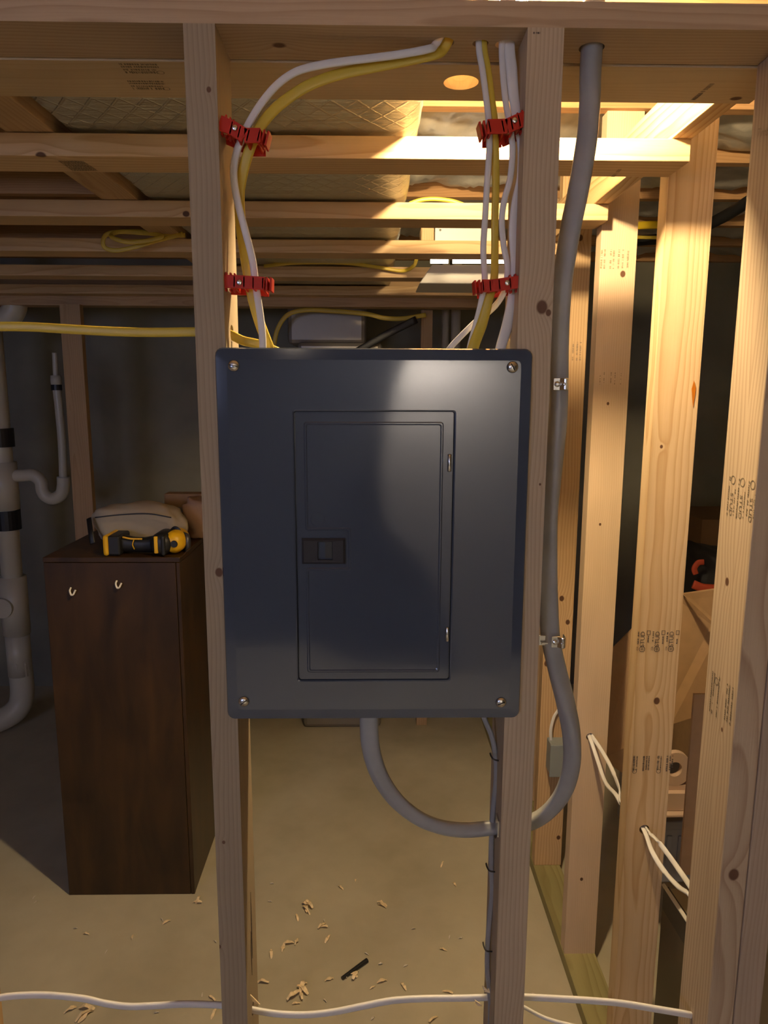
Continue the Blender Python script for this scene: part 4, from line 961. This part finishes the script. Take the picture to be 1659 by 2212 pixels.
# glass/dark framed piece leaning with white edge
root = empty('low_table', (30, 60, 0), 'low dark brown furniture piece with a white top edge beyond the right studs', 'furniture')
w0, w1 = at(1434, 1912, 64), at(1500, 2012, 55)
bm = bmesh.new(); sweep(bm, [w0, (w0+w1)/2, w1], .35, .3, sub=3, super_=5)
obj('top_edge', bm, mat('white_edge_strip', (.7, .68, .62), .5), parent=root, label='white top edge strip')
bm = bmesh.new()
def dn(v, d): return Vector((v.x, v.y, v.z-d))
w1b = w1
prism(bm, [dn(w0, .2), dn(w1, .2), dn(w1, 2.6), dn(w0, 2.6)], (.5, 0, 0))
obj('top_rail', bm, M_BLACK, parent=root)
bm = bmesh.new()
prism(bm, [dn(w0, 2.6), dn(w1, 2.6), (w1.x, w1.y, 0), (w0.x, w0.y, 0)], (.5, 0, 0))
obj('side_panel', bm, mat('dark_brown_laminate', (.055, .035, .018), .4), parent=root)
bm = bmesh.new(); prism(bm, [dn(w0, .4)+Vector((.5, 0, 0)), dn(w1, .4)+Vector((.5, 0, 0)), dn(w1, .4)+Vector((9, 0, 0)), dn(w0, .4)+Vector((9, 0, 0))], (0, 0, -.6))
obj('table_top', bm, mat('tan_table_top', (.34, .29, .2), .5), parent=root)
# dark hanging pipe/strut high right
bm = bmesh.new(); sweep(bm, pp([(1380, 520, 118), (1470, 510, 112), (1560, 470, 105), (1640, 420, 98)]), 1.6, 1.6, super_=2)
tag(obj('black_pipe', bm, M_BLACK, smooth=True), 'black pipe slanting up behind the right wall studs', 'pipe')
a = at(1560, 340, 100)
# junction box on fourth stud
p, q = at(1184, 1597, 88.2), at(1226, 1661, 88.2)
jb = empty('junction_box', ((p.x+q.x)/2, 88.9, q.z), 'small grey blue electrical box on the fourth right wall stud', 'junction box')
M_JB = mat('grey_blue_box', (.26, .29, .30), .5)
obj('box', boxbm(p.x, q.x, 86.6, 88.88, q.z, p.z), M_JB, parent=jb, bevel=.15)
obj('cover', boxbm(p.x-.12, q.x+.12, 86.3, 86.6, q.z-.1, p.z+.12), M_JB, parent=jb, bevel=.08)
cable('nonmetallic_cable', pp([(1190, 1600, 88), (1190, 1575, 88), (1197, 1548, 88.3), (1208, 1530, 88.6), (1215, 1500, 88.7), (1217, 1440, 88.7)]), .42, .2, M_WHITE_CABLE, 'white cable rising from the small grey blue junction box')

# ------------------------------------------------------------------ litter on the floor
SH = 'wood shavings scattered on the concrete floor'
def shaving(px, py, s, sd, lab, z=0.0, clump=1, mt=None, up_=.25):
    rr = random.Random(sd); c = fz(px, py, z); bm = bmesh.new()
    for q in range(clump):
        o = c+Vector((rr.uniform(-.4, .4)*s*(clump > 1), rr.uniform(-.4, .4)*s*(clump > 1), .04+q*.06*s))
        a = rr.uniform(0, 6.28); d = Vector((cos(a), sin(a), rr.uniform(-.05, .3))); e = Vector((-sin(a), cos(a), rr.uniform(-.1, .2)))
        pts = []; n = 5
        for i in range(n+1):
            t = i/n-.5; pts.append(o+d*s*t+Vector((0, 0, up_*s*(1-4*t*t)*rr.uniform(.3, 1)+.05)))
        wds = [rr.uniform(.15, .45)*s*(1-1.2*abs(i/n-.5)) for i in range(n+1)]
        V = [[bm.verts.new(p+e*w_*k+Vector((0, 0, kz))) for k, kz in ((-.5, 0), (.5, 0), (.5, .04), (-.5, .04))] for p, w_ in zip(pts, wds)]
        for A, B in zip(V, V[1:]):
            for i in range(4): bm.faces.new((A[i], A[(i+1)%4], B[(i+1)%4], B[i]))
        bm.faces.new(V[0]); bm.faces.new(V[-1])
    return tag(obj('wood_shaving', bm, mt or M_CHIP), lab, 'wood shaving', SH)
LAB = 'small curled pale wood shaving on the concrete floor'
big = [(670, 1964, 1.1, 4, 'largest clump of shavings on the floor between the studs'), (696, 2000, .9, 2, 'forked shaving just below the largest clump'), (708, 2030, .8, 1, None), (632, 2035, .9, 2, 'shaving pair above a dark curl near the left stud'),
       (612, 2049, .9, 1, None), (641, 2148, 1.1, 4, 'brown clump of shavings beside the crossing white cable'), (655, 2128, .6, 1, None), (567, 2124, 1.0, 1, None), (770, 2112, 1.0, 2, 'long shaving below the tip of the black rod'),
       (825, 2122, .8, 1, None), (872, 2133, .8, 1, None), (967, 2145, .8, 1, None), (936, 2203, .9, 1, None), (435, 1950, .9, 2, 'shaving at the foot of the brown cabinet corner'), (197, 2188, 1.2, 3, 'ragged shaving clump below the white cable at lower left'),
       (152, 2184, .9, 1, None), (462, 2192, .9, 1, None), (458, 2158, .7, 1, None), (360, 1994, .7, 1, None), (286, 2026, .6, 1, None), (186, 2019, .6, 1, None), (736, 1919, .6, 1, None), (642, 1984, .7, 1, None),
       (833, 1953, .9, 2, None), (955, 1869, .7, 1, None), (982, 1912, .6, 1, None), (958, 2053, .6, 1, None), (711, 2118, .7, 1, None), (640, 2170, .6, 1, None), (586, 2063, .8, 1, None), (768, 1903, .5, 1, None), (805, 2135, .5, 1, None), (745, 2112, .4, 1, None)]
SL = iter(['pointed shaving under the forked one on the floor', 'thin shaving left of the shaving pair near the left stud', 'thin upright shaving above the brown clump', 'flat shaving close to the left stud hole on the floor', 'shaving above the crossing cable, right of the black rod', 'slanted shaving above the crossing cable, midway to the right stud', 'shaving just above the cable near the right stud foot', 'shaving below the crossing cable near the right stud', 'lone shaving below the white cable near the left picture edge', 'shaving under the cable beside the left stud', 'shaving above the cable beside the left stud', 'shaving between the brown cabinet and the left stud', 'small shaving in the open floor below the cabinet, centre', 'small shaving in the open floor below the cabinet, left', 'topmost single shaving between the studs, left half', 'small shaving left of the large clump', 'topmost shaving near the right stud', 'small shaving below the topmost one near the right stud', 'shaving left of the lower part of the right stud', 'flat shaving left of the black rod end', 'shaving right beneath the brown clump by the cable', 'shaving at the end of the dark curl near the left stud', 'tiny topmost shaving at the middle of the floor', 'small shaving just above the crossing cable below the rod', 'tiny shaving touching the lower end of the black rod'])
for k, (x, y, s, cl, lb) in enumerate(big): shaving(x, y, s*1.5, 100+k, lb or next(SL, LAB), clump=cl)
wht = mat('pale_chip', (.66, .60, .52), .7)
for k, (x, y) in enumerate([(587, 1910), (583, 1949), (893, 2008), (971, 2026), (702, 2163), (805, 2202), (74, 1940), (78, 1950), (350, 1988), (230, 2058), (437, 2150), (876, 2088), (822, 2084), (792, 2062), (163, 2007), (338, 2189), (995, 2028), (465, 2035), (1152, 2150), (700, 1990)]):
    o = shaving(x, y, .55, 300+k, 'tiny whitish wood chip on the concrete floor', mt=wht); o.name = 'wood_chip'; o['category'] = 'wood chip'; o['group'] = 'tiny pale chips on the concrete floor'
# splinters at the bored holes
for (px, py, D, sd, lb) in ((552, 2165, 36.3, 1, 'splinter of wood hanging at the left stud cable hole'), (1050, 2140, 36.2, 3, 'splinter of wood at the right stud cable hole'), (1035, 2170, 36.2, 4, 'curled splinter under the crossing cable at the right stud'), (1481, 2178, 38.4, 6, 'splinter where the white cable meets the corner stud')):
    rr = random.Random(sd); c = at(px, py, D); bm = bmesh.new()
    for q in range(2):
        d = Vector((rr.uniform(-.5, .5), rr.uniform(-.1, .1), rr.uniform(.2, .6))); e = Vector((.16, 0, -.04))
        prism(bm, [c-e, c+e, c+d], (0, .06, 0)); c = c+Vector((.08, .03, -.15))
    tag(obj('wood_splinter', bm, M_CHIP), lb, 'splinter')
a, b_ = fz(739, 2117), fz(793, 2078)
bm = bmesh.new(); cyl(bm, a+Vector((0, 0, .22)), b_+Vector((0, 0, .22)), .2, .27, n=14)
tag(obj('black_rod', bm, M_BLACK), 'short black plastic rod lying on the concrete floor', 'rod')
